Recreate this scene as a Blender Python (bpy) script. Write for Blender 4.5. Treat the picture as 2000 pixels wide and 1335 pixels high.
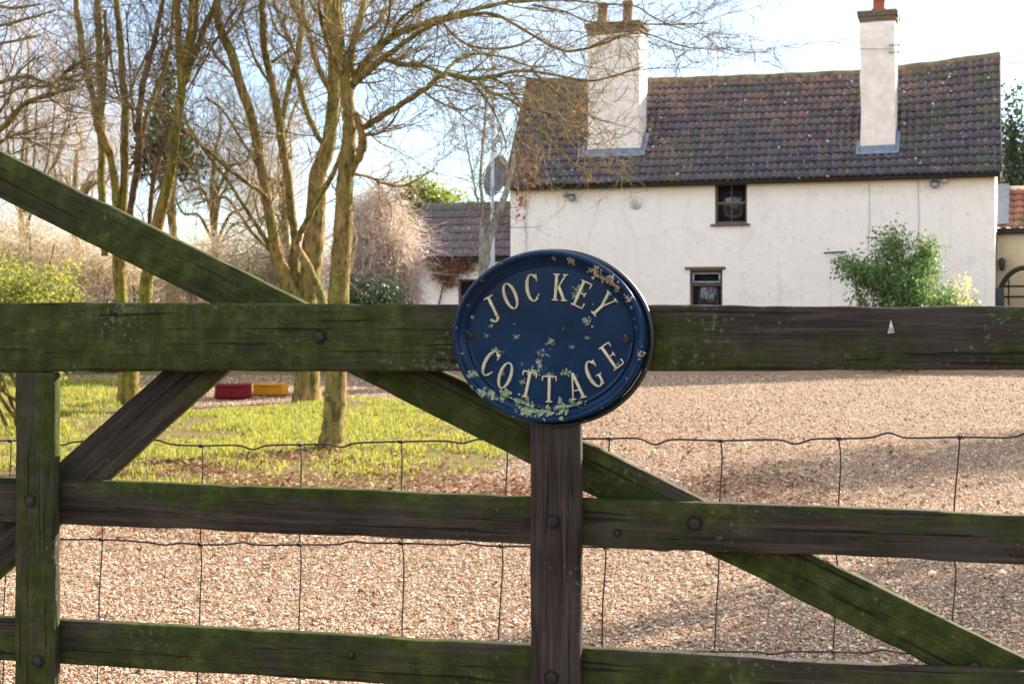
import bpy, math, random
import numpy as np
from mathutils import Vector, Matrix

random.seed(7); rng = np.random.default_rng(11)
scene = bpy.context.scene
COL = scene.collection
for o in list(bpy.data.objects): bpy.data.objects.remove(o)
R = math.radians
# ------------------------------------------------------------------ camera
F = 2700.0; HY = 598.0; CZ = 1.3
cam_d = bpy.data.cameras.new('camera'); cam = bpy.data.objects.new('camera', cam_d); COL.objects.link(cam)
cam.location = (0, 0, CZ); cam.rotation_euler = (R(90), 0, 0)
cam_d.sensor_width = 36; cam_d.lens = 36 * F / 2000; cam_d.shift_y = -(667.5 - HY) / 2000
cam_d.clip_start = 0.05; cam_d.clip_end = 3000
cam_d.dof.use_dof = True; cam_d.dof.focus_distance = 2.16; cam_d.dof.aperture_fstop = 20
scene.camera = cam
# ------------------------------------------------------------------ light
SAZ, SEL = R(46.0), R(24.3)
S = Vector((math.sin(SAZ) * math.cos(SEL), math.cos(SAZ) * math.cos(SEL), math.sin(SEL)))
world = bpy.data.worlds.new("World"); scene.world = world; world.use_nodes = True
wt = world.node_tree; wt.nodes.clear()
wo = wt.nodes.new('ShaderNodeOutputWorld'); bg = wt.nodes.new('ShaderNodeBackground')
sky = wt.nodes.new('ShaderNodeTexSky'); sky.sky_type = 'NISHITA'; sky.sun_disc = False
sky.sun_elevation = SEL; sky.sun_rotation = SAZ; sky.air_density = 1.0; sky.dust_density = .5; sky.ozone_density = 1.5
tc = wt.nodes.new('ShaderNodeTexCoord'); mp = wt.nodes.new('ShaderNodeMapping'); mp.inputs['Scale'].default_value = (1, 1, 2.6)
ns = wt.nodes.new('ShaderNodeTexNoise'); ns.inputs['Scale'].default_value = 2.3; ns.inputs['Detail'].default_value = 7; ns.inputs['Roughness'].default_value = .58
cr = wt.nodes.new('ShaderNodeValToRGB'); cr.color_ramp.elements[0].position = .38; cr.color_ramp.elements[1].position = .66
cr.color_ramp.elements[1].color = (.85, .85, .85, 1)
mx = wt.nodes.new('ShaderNodeMix'); mx.data_type = 'RGBA'; mx.inputs[7].default_value = (2.9, 3.05, 3.3, 1)
wt.links.new(tc.outputs['Generated'], mp.inputs['Vector']); wt.links.new(mp.outputs[0], ns.inputs['Vector'])
sx = wt.nodes.new('ShaderNodeSeparateXYZ'); wt.links.new(tc.outputs['Generated'], sx.inputs[0])
mr = wt.nodes.new('ShaderNodeMapRange'); mr.inputs['From Min'].default_value = .93; mr.inputs['From Max'].default_value = .35; mr.clamp = True
wt.links.new(sx.outputs[1], mr.inputs['Value'])
cc = wt.nodes.new('ShaderNodeMix'); cc.data_type = 'RGBA'; cc.inputs[6].default_value = (1.72, 1.82, 1.96, 1); cc.inputs[7].default_value = (5.4, 5.25, 5.1, 1)
wt.links.new(mr.outputs[0], cc.inputs[0]); wt.links.new(cc.outputs[2], mx.inputs[7])
tint = wt.nodes.new('ShaderNodeMix'); tint.data_type = 'RGBA'; tint.blend_type = 'MULTIPLY'; tint.inputs[0].default_value = 1; tint.inputs[7].default_value = (.40, .45, .52, 1)
wt.links.new(ns.outputs['Fac'], cr.inputs[0]); wt.links.new(cr.outputs[0], mx.inputs[0])
wt.links.new(sky.outputs[0], tint.inputs[6]); wt.links.new(tint.outputs[2], mx.inputs[6]); wt.links.new(mx.outputs[2], bg.inputs[0])
bg.inputs[1].default_value = 0.148; wt.links.new(bg.outputs[0], wo.inputs[0])
sun_d = bpy.data.lights.new('sun', 'SUN'); sun_d.energy = 4.6; sun_d.angle = R(.5); sun_d.color = (1, .88, .72)
sun = bpy.data.objects.new('sun', sun_d); COL.objects.link(sun)
sun.rotation_euler = (-S).to_track_quat('-Z', 'Y').to_euler(); sun.location = S * 60
scene.view_settings.view_transform = 'Standard'; scene.view_settings.look = 'None'
scene.view_settings.exposure = 1.95; scene.view_settings.gamma = 1
scene.render.engine = 'CYCLES'; scene.cycles.use_denoising = True
scene.cycles.max_bounces = 8; scene.cycles.transparent_max_bounces = 16
scene.cycles.sample_clamp_indirect = 8

# ------------------------------------------------------------------ helpers
def px(x, y, Y):
    return np.array([(x - 1000) / F * Y, Y, CZ - (y - HY) / F * Y])
def gp(x, y):
    Y = F * CZ / (y - HY); return ((x - 1000) / F * Y, Y)

class MB:
    def __init__(s): s.v = []; s.q = []; s.t = []; s.ng = []; s.n = 0; s.uv = []
    def addv(s, v):
        v = np.asarray(v, float).reshape(-1, 3); b = s.n; s.v.append(v); s.n += len(v); return b
    def quads(s, v, f):
        b = s.addv(v); s.q.append(np.asarray(f, np.int64).reshape(-1, 4) + b)
    def tris(s, v, f):
        b = s.addv(v); s.t.append(np.asarray(f, np.int64).reshape(-1, 3) + b)
    def poly(s, v, faces):
        b = s.addv(v)
        for f in faces: s.ng.append([i + b for i in f])
    def box(s, x0, x1, y0, y1, z0, z1):
        v = [(x, y, z) for x in (x0, x1) for y in (y0, y1) for z in (z0, z1)]
        s.quads(v, [(0, 1, 3, 2), (4, 6, 7, 5), (0, 4, 5, 1), (2, 3, 7, 6), (0, 2, 6, 4), (1, 5, 7, 3)])
    def tube(s, p, r, n=8, cap=True):
        p = np.asarray(p, float); r = np.broadcast_to(np.asarray(r, float), (len(p),))
        s.tubes(p[None], r[None], n)
        if cap:
            K = len(p); b = s.n - K * n
            s.ng.append([b + i for i in range(n)][::-1]); s.ng.append([b + (K - 1) * n + i for i in range(n)])
    def tubes(s, P, Rr, n=3):
        N, K, _ = P.shape
        T = np.empty_like(P); T[:, 1:-1] = P[:, 2:] - P[:, :-2]; T[:, 0] = P[:, 1] - P[:, 0]; T[:, -1] = P[:, -1] - P[:, -2]
        T /= np.linalg.norm(T, axis=2, keepdims=True) + 1e-12
        m = P[:, -1] - P[:, 0]; m /= np.linalg.norm(m, axis=1, keepdims=True) + 1e-12
        ref = np.where((np.abs(m[:, 2:3]) > .8), np.array([[1., .13, 0]]), np.array([[0.1, .0, 1.]]))
        U = ref[:, None, :] - (T * ref[:, None, :]).sum(2, keepdims=True) * T
        U /= np.linalg.norm(U, axis=2, keepdims=True) + 1e-12
        W = np.cross(T, U)
        a = np.arange(n) * 2 * math.pi / n
        V = P[:, :, None] + Rr[:, :, None, None] * (np.cos(a)[None, None, :, None] * U[:, :, None] + np.sin(a)[None, None, :, None] * W[:, :, None])
        b = s.addv(V.reshape(-1, 3))
        k = np.arange(K - 1)[:, None] * n; i = np.arange(n)[None]; j = (i + 1) % n
        f = np.stack([k + i, k + j, k + n + j, k + n + i], -1).reshape(-1, 4)
        s.q.append((f[None] + (np.arange(N) * K * n)[:, None, None] + b).reshape(-1, 4))
    def build(s, name, mat, parent=None, smooth=False, uv=None):
        me = bpy.data.meshes.new(name)
        V = np.concatenate(s.v) if s.v else np.zeros((0, 3))
        Q = np.concatenate(s.q) if s.q else np.zeros((0, 4), np.int64)
        T = np.concatenate(s.t) if s.t else np.zeros((0, 3), np.int64)
        idx = [Q.ravel(), T.ravel()]; tot = [np.full(len(Q), 4), np.full(len(T), 3)]
        for g in s.ng: idx.append(np.array(g)); tot.append(np.array([len(g)]))
        idx = np.concatenate(idx).astype(np.int32); tot = np.concatenate(tot).astype(np.int32)
        st = np.concatenate([[0], np.cumsum(tot)[:-1]]).astype(np.int32)
        me.vertices.add(len(V)); me.vertices.foreach_set('co', V.astype(np.float32).ravel())
        me.loops.add(len(idx)); me.loops.foreach_set('vertex_index', idx)
        me.polygons.add(len(tot)); me.polygons.foreach_set('loop_start', st)
        if smooth: me.polygons.foreach_set('use_smooth', np.ones(len(tot), bool))
        me.update(calc_edges=True)
        if uv is not None:
            l = me.uv_layers.new(name='UVMap'); l.data.foreach_set('uv', np.asarray(uv, np.float32)[idx].ravel())
        me.materials.append(mat)
        o = bpy.data.objects.new(name, me); COL.objects.link(o)
        if parent is not None: o.parent = parent
        return o

def tag(o, label=None, cat=None, group=None, kind=None):
    if label: o['label'] = label
    if cat: o['category'] = cat
    if group: o['group'] = group
    if kind: o['kind'] = kind
    return o
def empty(name, loc, rz=0, **k):
    o = bpy.data.objects.new(name, None); COL.objects.link(o); o.location = loc; o.rotation_euler = (0, 0, rz)
    o.empty_display_size = .1; return tag(o, **k)

# ------------------------------------------------------------------ materials
class M:
    def __init__(s, name, rough=.9, spec=.3):
        s.m = bpy.data.materials.new(name); s.m.use_nodes = True; s.nt = s.m.node_tree; s.b = s.nt.nodes['Principled BSDF']
        s.b.inputs['Roughness'].default_value = rough; s.b.inputs['Specular IOR Level'].default_value = spec
        s.tc = s.nt.nodes.new('ShaderNodeTexCoord')
    def L(s, a, b): s.nt.links.new(a, b)
    def coord(s, scale=(1, 1, 1), kind='Object', off=(0, 0, 0), rot=(0, 0, 0)):
        m = s.nt.nodes.new('ShaderNodeMapping'); m.inputs['Scale'].default_value = scale; m.inputs['Location'].default_value = off
        m.inputs['Rotation'].default_value = rot
        s.L(s.tc.outputs[kind], m.inputs[0]); return m.outputs[0]
    def noise(s, sc, vec=None, detail=5, rough=.55, out='Fac', dist=0):
        n = s.nt.nodes.new('ShaderNodeTexNoise'); n.inputs['Scale'].default_value = sc; n.inputs['Detail'].default_value = detail
        n.inputs['Roughness'].default_value = rough; n.inputs['Distortion'].default_value = dist
        s.L(vec if vec is not None else s.coord(), n.inputs['Vector']); return n.outputs[out]
    def voro(s, sc, vec=None, out='Distance', feature='F1'):
        n = s.nt.nodes.new('ShaderNodeTexVoronoi'); n.inputs['Scale'].default_value = sc; n.feature = feature
        s.L(vec if vec is not None else s.coord(), n.inputs['Vector']); return n.outputs[out]
    def ramp(s, fac, stops, interp='LINEAR'):
        r = s.nt.nodes.new('ShaderNodeValToRGB'); r.color_ramp.interpolation = interp; e = r.color_ramp.elements
        while len(e) < len(stops): e.new(.5)
        for k, (p, c) in enumerate(stops):
            e[k].position = p; e[k].color = (c, c, c, 1) if isinstance(c, (int, float)) else (*c, 1)
        s.L(fac, r.inputs[0]); return r.outputs[0]
    def mix(s, fac, a, b, mode='MIX'):
        n = s.nt.nodes.new('ShaderNodeMix'); n.data_type = 'RGBA'; n.blend_type = mode
        for k, x in ((0, fac), (6, a), (7, b)):
            if isinstance(x, (int, float)): n.inputs[k].default_value = x if k == 0 else (x, x, x, 1)
            elif isinstance(x, tuple): n.inputs[k].default_value = (*x, 1)
            else: s.L(x, n.inputs[k])
        return n.outputs[2]
    def math(s, op, a, b=0.0, c=None):
        n = s.nt.nodes.new('ShaderNodeMath'); n.operation = op
        for k, x in enumerate((a, b) if c is None else (a, b, c)):
            if isinstance(x, (int, float)): n.inputs[k].default_value = x
            else: s.L(x, n.inputs[k])
        return n.outputs[0]
    def sep(s, vec, i):
        n = s.nt.nodes.new('ShaderNodeSeparateXYZ'); s.L(vec, n.inputs[0]); return n.outputs[i]
    def island(s):
        n = s.nt.nodes.new('ShaderNodeNewGeometry'); return n.outputs['Random Per Island']
    def color(s, c):
        if isinstance(c, tuple): s.b.inputs['Base Color'].default_value = (*c, 1)
        else: s.L(c, s.b.inputs['Base Color'])
        return s
    def bump(s, h, st=.5, d=.01):
        n = s.nt.nodes.new('ShaderNodeBump'); n.inputs['Strength'].default_value = st; n.inputs['Distance'].default_value = d
        s.L(h, n.inputs['Height']); s.L(n.outputs[0], s.b.inputs['Normal']); return s
    def rough(s, r):
        s.L(r, s.b.inputs['Roughness']); return s
    def translucent(s, col, amt):
        tr = s.nt.nodes.new('ShaderNodeBsdfTranslucent'); ms = s.nt.nodes.new('ShaderNodeMixShader'); ms.inputs[0].default_value = amt
        if isinstance(col, tuple): tr.inputs[0].default_value = (*col, 1)
        else: s.L(col, tr.inputs[0])
        out = s.nt.nodes['Material Output']; s.L(s.b.outputs[0], ms.inputs[1]); s.L(tr.outputs[0], ms.inputs[2]); s.L(ms.outputs[0], out.inputs[0])
        return s

def wood(name, green, gx=0.0, brown=(.036, .026, .021), lich=.5, low=0.0, drip=.5):
    """weathered stained timber, local X runs along the grain; green = algae cover, gx = its change along the length,
    low = more algae towards one edge"""
    m = M(name, .7, .12)
    g = m.coord((3, 60, 60)); grain = m.noise(1.6, g, 8, .65)
    fine = m.noise(3.2, m.coord((6, 130, 130)), 6, .7)
    base = m.ramp(grain, [(.30, tuple(c * .35 for c in brown)), (.5, brown), (.70, tuple(c * 2.5 for c in brown))])
    base = m.mix(m.ramp(m.noise(5.5, None, 5, .6), [(.45, 0), (.7, .55)]), base, (.075, .068, .055))
    blot = m.noise(9, m.coord((.55, 1, 1.3)), 6, .62); blot2 = m.noise(42, m.coord((.6, 1, 1)), 5, .7)
    o = m.coord()
    gm = m.math('ADD', m.math('MULTIPLY', blot, 1.5), m.math('MULTIPLY', blot2, .55))
    gm = m.math('ADD', gm, green - 1.0)
    if gx: gm = m.math('ADD', gm, m.math('MULTIPLY', m.sep(o, 0), gx))
    if low: gm = m.math('ADD', gm, m.math('MULTIPLY', m.sep(o, 2), low))
    gmask = m.ramp(gm, [(.30, 0), (.62, 1)])
    gcol = m.ramp(m.noise(26, None, 6, .7), [(.3, (.016, .026, .006)), (.52, (.046, .060, .010)), (.75, (.115, .130, .033))])
    gcol = m.mix(m.ramp(fine, [(.35, .4), (.58, 0)]), gcol, (.018, .016, .010))
    c = m.mix(m.math('MULTIPLY', gmask, .92), base, gcol)
    lm = m.ramp(m.math('ADD', m.noise(95, None, 4, .7), m.math('MULTIPLY', m.noise(7, None, 3), .55)), [(.98 - .06 * lich, 0), (1.06 - .06 * lich, 1)])
    c = m.mix(m.math('MULTIPLY', lm, .55), c, (.17, .19, .14))
    vst = m.math('MULTIPLY', m.ramp(m.noise(1.3, m.coord((38, 4, 4)), 6, .75), [(.50, 0), (.68, 1)]), m.ramp(m.noise(5, None, 4, .6), [(.45, .1), (.62, 1)]))
    c = m.mix(m.math('MULTIPLY', m.math('MULTIPLY', vst, gmask), .55 * drip), c, (.125, .145, .070))
    streak = m.ramp(m.noise(1.3, m.coord((2.2, 90, 90)), 4, .6), [(.35, 1), (.40, 0)])
    kn = m.ramp(m.math('ADD', m.voro(4.3, m.coord((1, 1.6, 1.6))), m.math('MULTIPLY', blot2, .05)), [(.085, 1), (.115, 0)])
    streak = m.math('MAXIMUM', streak, m.math('MULTIPLY', kn, .8))
    c = m.mix(m.math('MULTIPLY', streak, .75), c, (.012, .009, .009))
    m.color(c)
    h = m.math('ADD', m.math('MULTIPLY', grain, .8), m.math('MULTIPLY', fine, .5))
    h = m.math('SUBTRACT', h, m.math('MULTIPLY', streak, .6)); h = m.math('ADD', h, m.math('MULTIPLY', gmask, m.math('MULTIPLY', blot2, .5)))
    m.bump(h, 1.0, .0045); m.rough(m.ramp(gm, [(.3, .5), (.6, .85)]))
    return m.m
W_topL = wood('wood_top', 0.72, -.25, lich=1.3, drip=.75)
W_post = wood('wood_post_green', 0.50, drip=0)
W_mid = wood('wood_post_brown', 0.02, drip=0, brown=(.036, .024, .023))
W_rail = wood('wood_rail', .36, low=7.0, drip=.12)
W_low = wood('wood_rail_low', .52, lich=1.0, drip=.15)
W_br = wood('wood_brace', .60, lich=.8, drip=.25)
W_br2 = wood('wood_brace_brown', .24, low=6.0, drip=0)

def simple(name, col, rough=.6, spec=.4, metal=0, var=.25, sc=8, bump=0, bd=.005):
    m = M(name, rough, spec); n = m.noise(sc, None, 6, .6)
    m.color(m.ramp(n, [(.3, tuple(c * (1 - var) for c in col)), (.7, tuple(min(1, c * (1 + var)) for c in col))]))
    m.b.inputs['Metallic'].default_value = metal
    if bump: m.bump(n, bump, bd)
    return m.m
M_iron = simple('rusty_iron', (.035, .026, .024), .65, .5, .6, .5, 60, .6, .001)
M_wire = simple('old_wire', (.06, .048, .042), .55, .5, .6, .5, 40, .4, .0005)
M_black = simple('black_paint', (.018, .018, .020), .45, .5)
M_lead = simple('lead_flashing', (.15, .19, .25), .55, .5, .2, .35, 9, .5, .01)
M_fascia = simple('dark_fascia', (.030, .024, .022), .6)
M_frame = simple('brown_window_frame', (.11, .072, .05), .5, .4, 0, .3, 12)
M_cream = simple('cream_letter_paint', (.56, .49, .33), .5, .4, 0, .22, 120, .3, .0005)
M_white = simple('offwhite_fitting', (.62, .60, .56), .5, .4)
M_grey = simple('grey_fitting', (.33, .34, .34), .5, .4)
M_pole = simple('grey_pole', (.50, .54, .58), .4, .5, .3, .1)
M_pot = simple('clay_pot', (.22, .13, .085), .85, .2, 0, .4, 9, .4)
M_potr = simple('red_clay_pot', (.30, .085, .055), .8, .2, 0, .3, 9, .4)
M_red = simple('faded_red_plastic', (.15, .007, .014), .6, .15, 0, .25, 4)
M_yel = simple('faded_yellow_plastic', (.46, .20, .006), .6, .15, 0, .2, 4)
M_glass = M('window_glass', .04, .9).color((.012, .016, .018)).m
M_lampglass = M('lamp_glass', .25, .5).color((.22, .23, .24)).m

# render of the cottage walls
def wall_mat(name, base):
    m = M(name, .92, .15)
    big = m.noise(.9, None, 6, .6); mid = m.noise(5, None, 6, .6)
    c = m.ramp(big, [(.3, tuple(x * .93 for x in base)), (.7, base)])
    c = m.mix(m.ramp(mid, [(.35, .0), (.75, .18)]), c, tuple(x * .8 for x in base))
    # diagonal scuffs and dirt flecks on the right part, rain streaks
    st = m.noise(3.0, m.coord((2.2, 1, 2.0), rot=(0, R(38), 0)), 3, .5)
    fl = m.ramp(m.noise(3.6, m.coord((3.2, 1, 1.5), rot=(0, R(-32), 0)), 8, .72), [(.585, 0), (.66, .8)])
    gate = m.ramp(m.math('ADD', m.sep(m.coord((.1, .1, .1)), 0), m.math('MULTIPLY', st, .3)), [(.55, .08), (.85, .75)])
    c = m.mix(m.math('MULTIPLY', fl, gate), c, (.30, .27, .25))
    run = m.ramp(m.noise(2.0, m.coord((3.5, 1, .22)), 5, .6), [(.56, 0), (.72, .28)])
    c = m.mix(run, c, (.48, .43, .34))
    # yellower paint under the eaves
    zt = m.ramp(m.math('ADD', m.sep(m.coord((.1, .1, .1)), 2), m.math('MULTIPLY', mid, .03)), [(.388, 0), (.422, .65)])
    c = m.mix(zt, c, (.66, .52, .31))
    ck = m.voro(.42, m.coord((1.3, 1, .7)), 'Distance', 'DISTANCE_TO_EDGE')
    ck = m.ramp(m.math('ADD', ck, m.math('MULTIPLY', m.noise(2.2, None, 8, .7), .25)), [(.128, 1), (.140, 0)])
    c = m.mix(m.math('MULTIPLY', ck, .10), c, (.25, .23, .22))
    pt = m.ramp(m.noise(.7, m.coord(off=(2.3, 0, 1.1)), 7, .7), [(.56, 0), (.66, .28)]); c = m.mix(pt, c, (.60, .55, .47))
    m.color(c); m.bump(m.math('ADD', m.math('MULTIPLY', big, 2.5), m.math('ADD', mid, m.math('MULTIPLY', m.noise(45, None, 4), .15))), .45, .05)
    return m.m
M_wall = wall_mat('lime_washed_render', (.88, .81, .735))
M_chim = simple('chimney_render', (.78, .70, .63), .92, .1, 0, .14, 6, .6, .02)
M_cwall = simple('cream_render', (.60, .52, .36), .92, .1, 0, .08, 3, .3, .02)

def brick(name):
    m = M(name, .92, .15)
    b = m.nt.nodes.new('ShaderNodeTexBrick'); b.inputs['Scale'].default_value = 1; b.inputs['Brick Width'].default_value = .22; b.inputs['Row Height'].default_value = .072
    b.inputs['Mortar Size'].default_value = .008; b.inputs['Color1'].default_value = (.17, .085, .06, 1); b.inputs['Color2'].default_value = (.10, .07, .06, 1); b.inputs['Mortar'].default_value = (.20, .18, .16, 1)
    cb = m.nt.nodes.new('ShaderNodeCombineXYZ'); o = m.coord(); m.L(m.math('ADD', m.sep(o, 0), m.sep(o, 1)), cb.inputs[0]); m.L(m.sep(o, 2), cb.inputs[1]); m.L(cb.outputs[0], b.inputs['Vector'])
    c = m.mix(m.ramp(m.noise(5, None, 6, .7), [(.45, 0), (.65, .8)]), b.outputs['Color'], (.13, .125, .06))
    m.color(c); m.bump(b.outputs['Fac'], -.5, .01); return m.m
M_brick = brick('lichened_brick')

def tile_mat(name, stops, white=.5, moss=.5, high=0):
    m = M(name, .5, .5)
    u = m.coord((1, 1, 1), 'UV'); fl = m.nt.nodes.new('ShaderNodeVectorMath'); fl.operation = 'FLOOR'; m.L(u, fl.inputs[0])
    wn = m.nt.nodes.new('ShaderNodeTexWhiteNoise'); wn.noise_dimensions = '2D'; m.L(fl.outputs[0], wn.inputs['Vector'])
    big = m.noise(.55, None, 5, .6)
    f = m.math('ADD', m.math('MULTIPLY', wn.outputs['Value'], .30), m.math('MULTIPLY', big, .62))
    if high: f = m.math('ADD', f, m.math('MULTIPLY', m.math('SUBTRACT', m.sep(m.coord(), 2), high), .085))
    c = m.ramp(f, stops)
    c = m.mix(m.ramp(m.noise(14, None, 7, .7), [(.35, .55), (.65, 0)]), c, (.03, .024, .028))
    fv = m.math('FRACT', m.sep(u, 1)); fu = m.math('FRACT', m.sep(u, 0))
    c = m.mix(m.ramp(fv, [(.13, .85), (.24, .0)]), c, (.010, .009, .010))  # shade under the tile lips painted in, stronger than the modelled lip gives
    c = m.mix(m.ramp(fu, [(.40, 0), (.55, .6), (.68, 0)]), c, (.022, .019, .022))  # same painted shade down the valleys between pans
    mm = m.ramp(m.math('ADD', m.noise(1.4, None, 6, .65), m.math('MULTIPLY', m.noise(22, None, 5, .7), .3)), [(.68 - .1 * moss, 0), (.85 - .1 * moss, .85)])
    c = m.mix(mm, c, (.055, .075, .022))
    v = m.voro(3.1, m.coord((1, 1, 1))); sp = m.math('ADD', v, m.math('MULTIPLY', m.noise(30, None, 4), .07))
    wc = m.voro(3.1, m.coord((1, 1, 1)), 'Color')
    wm = m.math('MULTIPLY', m.ramp(sp, [(.13, 1), (.155, 0)]), m.ramp(m.sep(wc, 0), [(.62 - .2 * white, 0), (.64 - .2 * white, 1)]))
    c = m.mix(wm, c, (.55, .55, .56))
    v2 = m.voro(11, m.coord((1, 1, 1))); c = m.mix(m.math('MULTIPLY', m.ramp(v2, [(.2, .85), (.28, 0)]), m.ramp(m.sep(m.voro(11, None, 'Color'), 1), [(.6, 0), (.63, 1)])), c, (.30, .30, .27))
    m.color(c); m.bump(m.noise(24, None, 6, .7), .5, .012); return m.m
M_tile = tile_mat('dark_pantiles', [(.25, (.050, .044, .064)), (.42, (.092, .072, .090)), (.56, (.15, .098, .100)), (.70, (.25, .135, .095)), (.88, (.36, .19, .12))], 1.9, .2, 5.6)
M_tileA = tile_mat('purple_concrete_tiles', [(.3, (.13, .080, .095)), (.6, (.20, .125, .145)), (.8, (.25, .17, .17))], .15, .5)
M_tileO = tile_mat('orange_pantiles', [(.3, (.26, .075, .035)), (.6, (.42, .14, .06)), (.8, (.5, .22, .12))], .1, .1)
M_ridge = simple('lichened_ridge_tile', (.18, .14, .09), .9, .1, 0, .5, 7, .5, .01)

def bark(name, cols, sc=(7, 7, 2.2)):
    m = M(name, .9, .15); n = m.noise(2.2, m.coord(sc), 7, .65); n2 = m.noise(1.1, None, 5, .6); f = m.noise(16, m.coord((1, 1, .35)), 6, .7)
    c = m.mix(m.ramp(n2, [(.42, 0), (.6, 1)]), m.ramp(n, [(.3, cols[0]), (.7, cols[1])]), m.ramp(n, [(.3, cols[2]), (.7, cols[3])]))
    c = m.mix(m.ramp(f, [(.38, .8), (.50, 0)]), c, tuple(x * .4 for x in cols[0])); c = m.mix(m.ramp(m.noise(9, m.coord((1, 1, .6)), 7, .8), [(.36, .75), (.48, 0)]), c, (.045, .038, .016)); c = m.mix(m.ramp(m.noise(30, None, 4, .7), [(.58, 0), (.70, .55)]), c, (.42, .38, .24))
    m.color(c); m.bump(m.math('ADD', f, n), 1, .05); return m.m
M_bark = bark('mossy_bark', [(.12, .105, .024), (.31, .27, .060), (.18, .10, .038), (.44, .28, .11)])
M_barkL = bark('green_mossy_bark', [(.12, .12, .015), (.30, .27, .034), (.17, .10, .027), (.36, .22, .06)])
M_barkR = bark('red_brown_bark', [(.10, .045, .030), (.18, .085, .05), (.12, .06, .03), (.2, .12, .06)])
M_barkP = bark('pale_birch_bark', [(.32, .29, .24), (.52, .49, .43), (.25, .24, .17), (.4, .38, .30)])
def twig_mat(name, a, b, tr=.0):
    m = M(name, .85, .15); m.color(m.ramp(m.math('ADD', m.math('MULTIPLY', m.island(), .7), m.math('MULTIPLY', m.noise(.8), .3)), [(.15, a), (.8, b)]))
    if tr: m.translucent(b, tr)
    return m.m
M_twig = twig_mat('ochre_twigs', (.10, .07, .03), (.26, .19, .075))
M_twigD = twig_mat('dark_twigs', (.055, .040, .028), (.15, .11, .055))
M_twigP = twig_mat('pinkish_twigs', (.34, .26, .18), (.80, .67, .53), .5)
M_twigW = twig_mat('pale_pink_twigs', (.46, .37, .31), (.86, .76, .68), .5)
def leaf_mat(name, stops, tcol, amt=.35, rough=.5):
    m = M(name, rough, .4); c = m.ramp(m.math('ADD', m.math('MULTIPLY', m.island(), .75), m.math('MULTIPLY', m.noise(1.5), .25)), stops)
    m.color(c); m.translucent(tcol, amt); return m.m
M_laurel = leaf_mat('laurel_leaves', [(.1, (.05, .08, .02)), (.5, (.14, .18, .04)), (.9, (.34, .34, .10))], (.40, .42, .06), .45)
M_conif = leaf_mat('dark_ivy_leaves', [(.1, (.02, .035, .022)), (.6, (.045, .07, .035)), (.95, (.12, .14, .07))], (.05, .10, .03), .25)
M_ever = leaf_mat('yellow_green_evergreen_leaves', [(.1, (.05, .09, .03)), (.5, (.12, .17, .03)), (.9, (.34, .33, .05))], (.35, .40, .04), .4)  # leaf tones spread from dark green to yellow, leaf by leaf
M_shrub = leaf_mat('glossy_shrub_leaves', [(.1, (.03, .06, .022)), (.5, (.085, .16, .05)), (.9, (.30, .36, .17))], (.18, .32, .05), .35)
M_bloom = leaf_mat('pale_yellow_flowers', [(.1, (.62, .55, .22)), (.9, (.82, .78, .50))], (.7, .65, .3), .4)
M_dead = leaf_mat('dead_leaves', [(.1, (.09, .045, .03)), (.5, (.22, .12, .08)), (.9, (.42, .29, .20))], (.26, .14, .09), .2, .8)
M_creep = leaf_mat('russet_creeper_leaves', [(.1, (.10, .035, .020)), (.5, (.26, .11, .06)), (.9, (.45, .26, .16))], (.25, .10, .06), .2, .8)
M_litter = leaf_mat('litter_leaves', [(.1, (.07, .035, .022)), (.5, (.22, .105, .055)), (.9, (.46, .28, .17))], (.3, .14, .06), .2, .8)
M_grass = leaf_mat('grass_blades', [(.1, (.05, .075, .010)), (.5, (.16, .18, .022)), (.9, (.48, .42, .15))], (.46, .46, .06), .42, .6)
M_fleck = leaf_mat('pale_dry_leaves', [(.1, (.20, .14, .08)), (.5, (.55, .44, .33)), (.9, (.85, .76, .64))], (.75, .62, .48), .5, .8)
M_fleckG = leaf_mat('olive_dry_leaves', [(.1, (.10, .10, .03)), (.5, (.35, .32, .12)), (.9, (.70, .62, .40))], (.55, .52, .2), .5, .8)
M_hedge = leaf_mat('roadside_leaves', [(.1, (.05, .07, .02)), (.5, (.11, .13, .03)), (.9, (.26, .20, .06))], (.25, .25, .05), .3)

def ground_mat():
    m = M('gravel', .9, .2); o = m.coord()
    vc = m.sep(m.voro(70, o, 'Color'), 0); vd = m.voro(70, o)
    c = m.ramp(m.math('ADD', m.math('MULTIPLY', vc, .8), m.math('MULTIPLY', m.noise(260, o, 2), .2)), [(.15, (.07, .036, .018)), (.36, (.21, .125, .070)), (.6, (.36, .24, .145)), (.85, (.60, .45, .31))])
    big = m.noise(.55, o, 6, .65); c = m.mix(m.ramp(big, [(.5, 0), (.68, .4)]), c, (.23, .135, .075))
    md = m.noise(3.1, o, 6, .7); c = m.mix(m.ramp(md, [(.56, 0), (.72, .35)]), c, (.17, .10, .055))
    yl = m.noise(.9, m.coord(off=(5, 3, 0)), 4, .6); c = m.mix(m.ramp(yl, [(.56, 0), (.7, .28)]), c, (.40, .36, .10))
    c = m.mix(m.ramp(m.noise(13, o, 7, .8), [(.40, .55), (.52, 0)]), c, (.12, .065, .035)); c = m.mix(m.ramp(m.noise(17, m.coord(off=(3, 1, 0)), 7, .8), [(.54, 0), (.64, .5)]), c, (.62, .50, .37))
    rut = m.ramp(m.noise(1.0, m.coord((.5, 1.6, 1), rot=(0, 0, R(-28))), 5, .6), [(.50, 0), (.62, .35)]); c = m.mix(rut, c, (.22, .145, .10))
    m.color(c); m.bump(m.math('ADD', m.math('MULTIPLY', m.noise(13, o, 6, .8), 1.5), m.math('SUBTRACT', 1.0, m.math('MULTIPLY', vd, 1.6))), .9, .014); return m.m
M_gravel = ground_mat()
m = M('gravel_stones', .8, .25)
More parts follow.
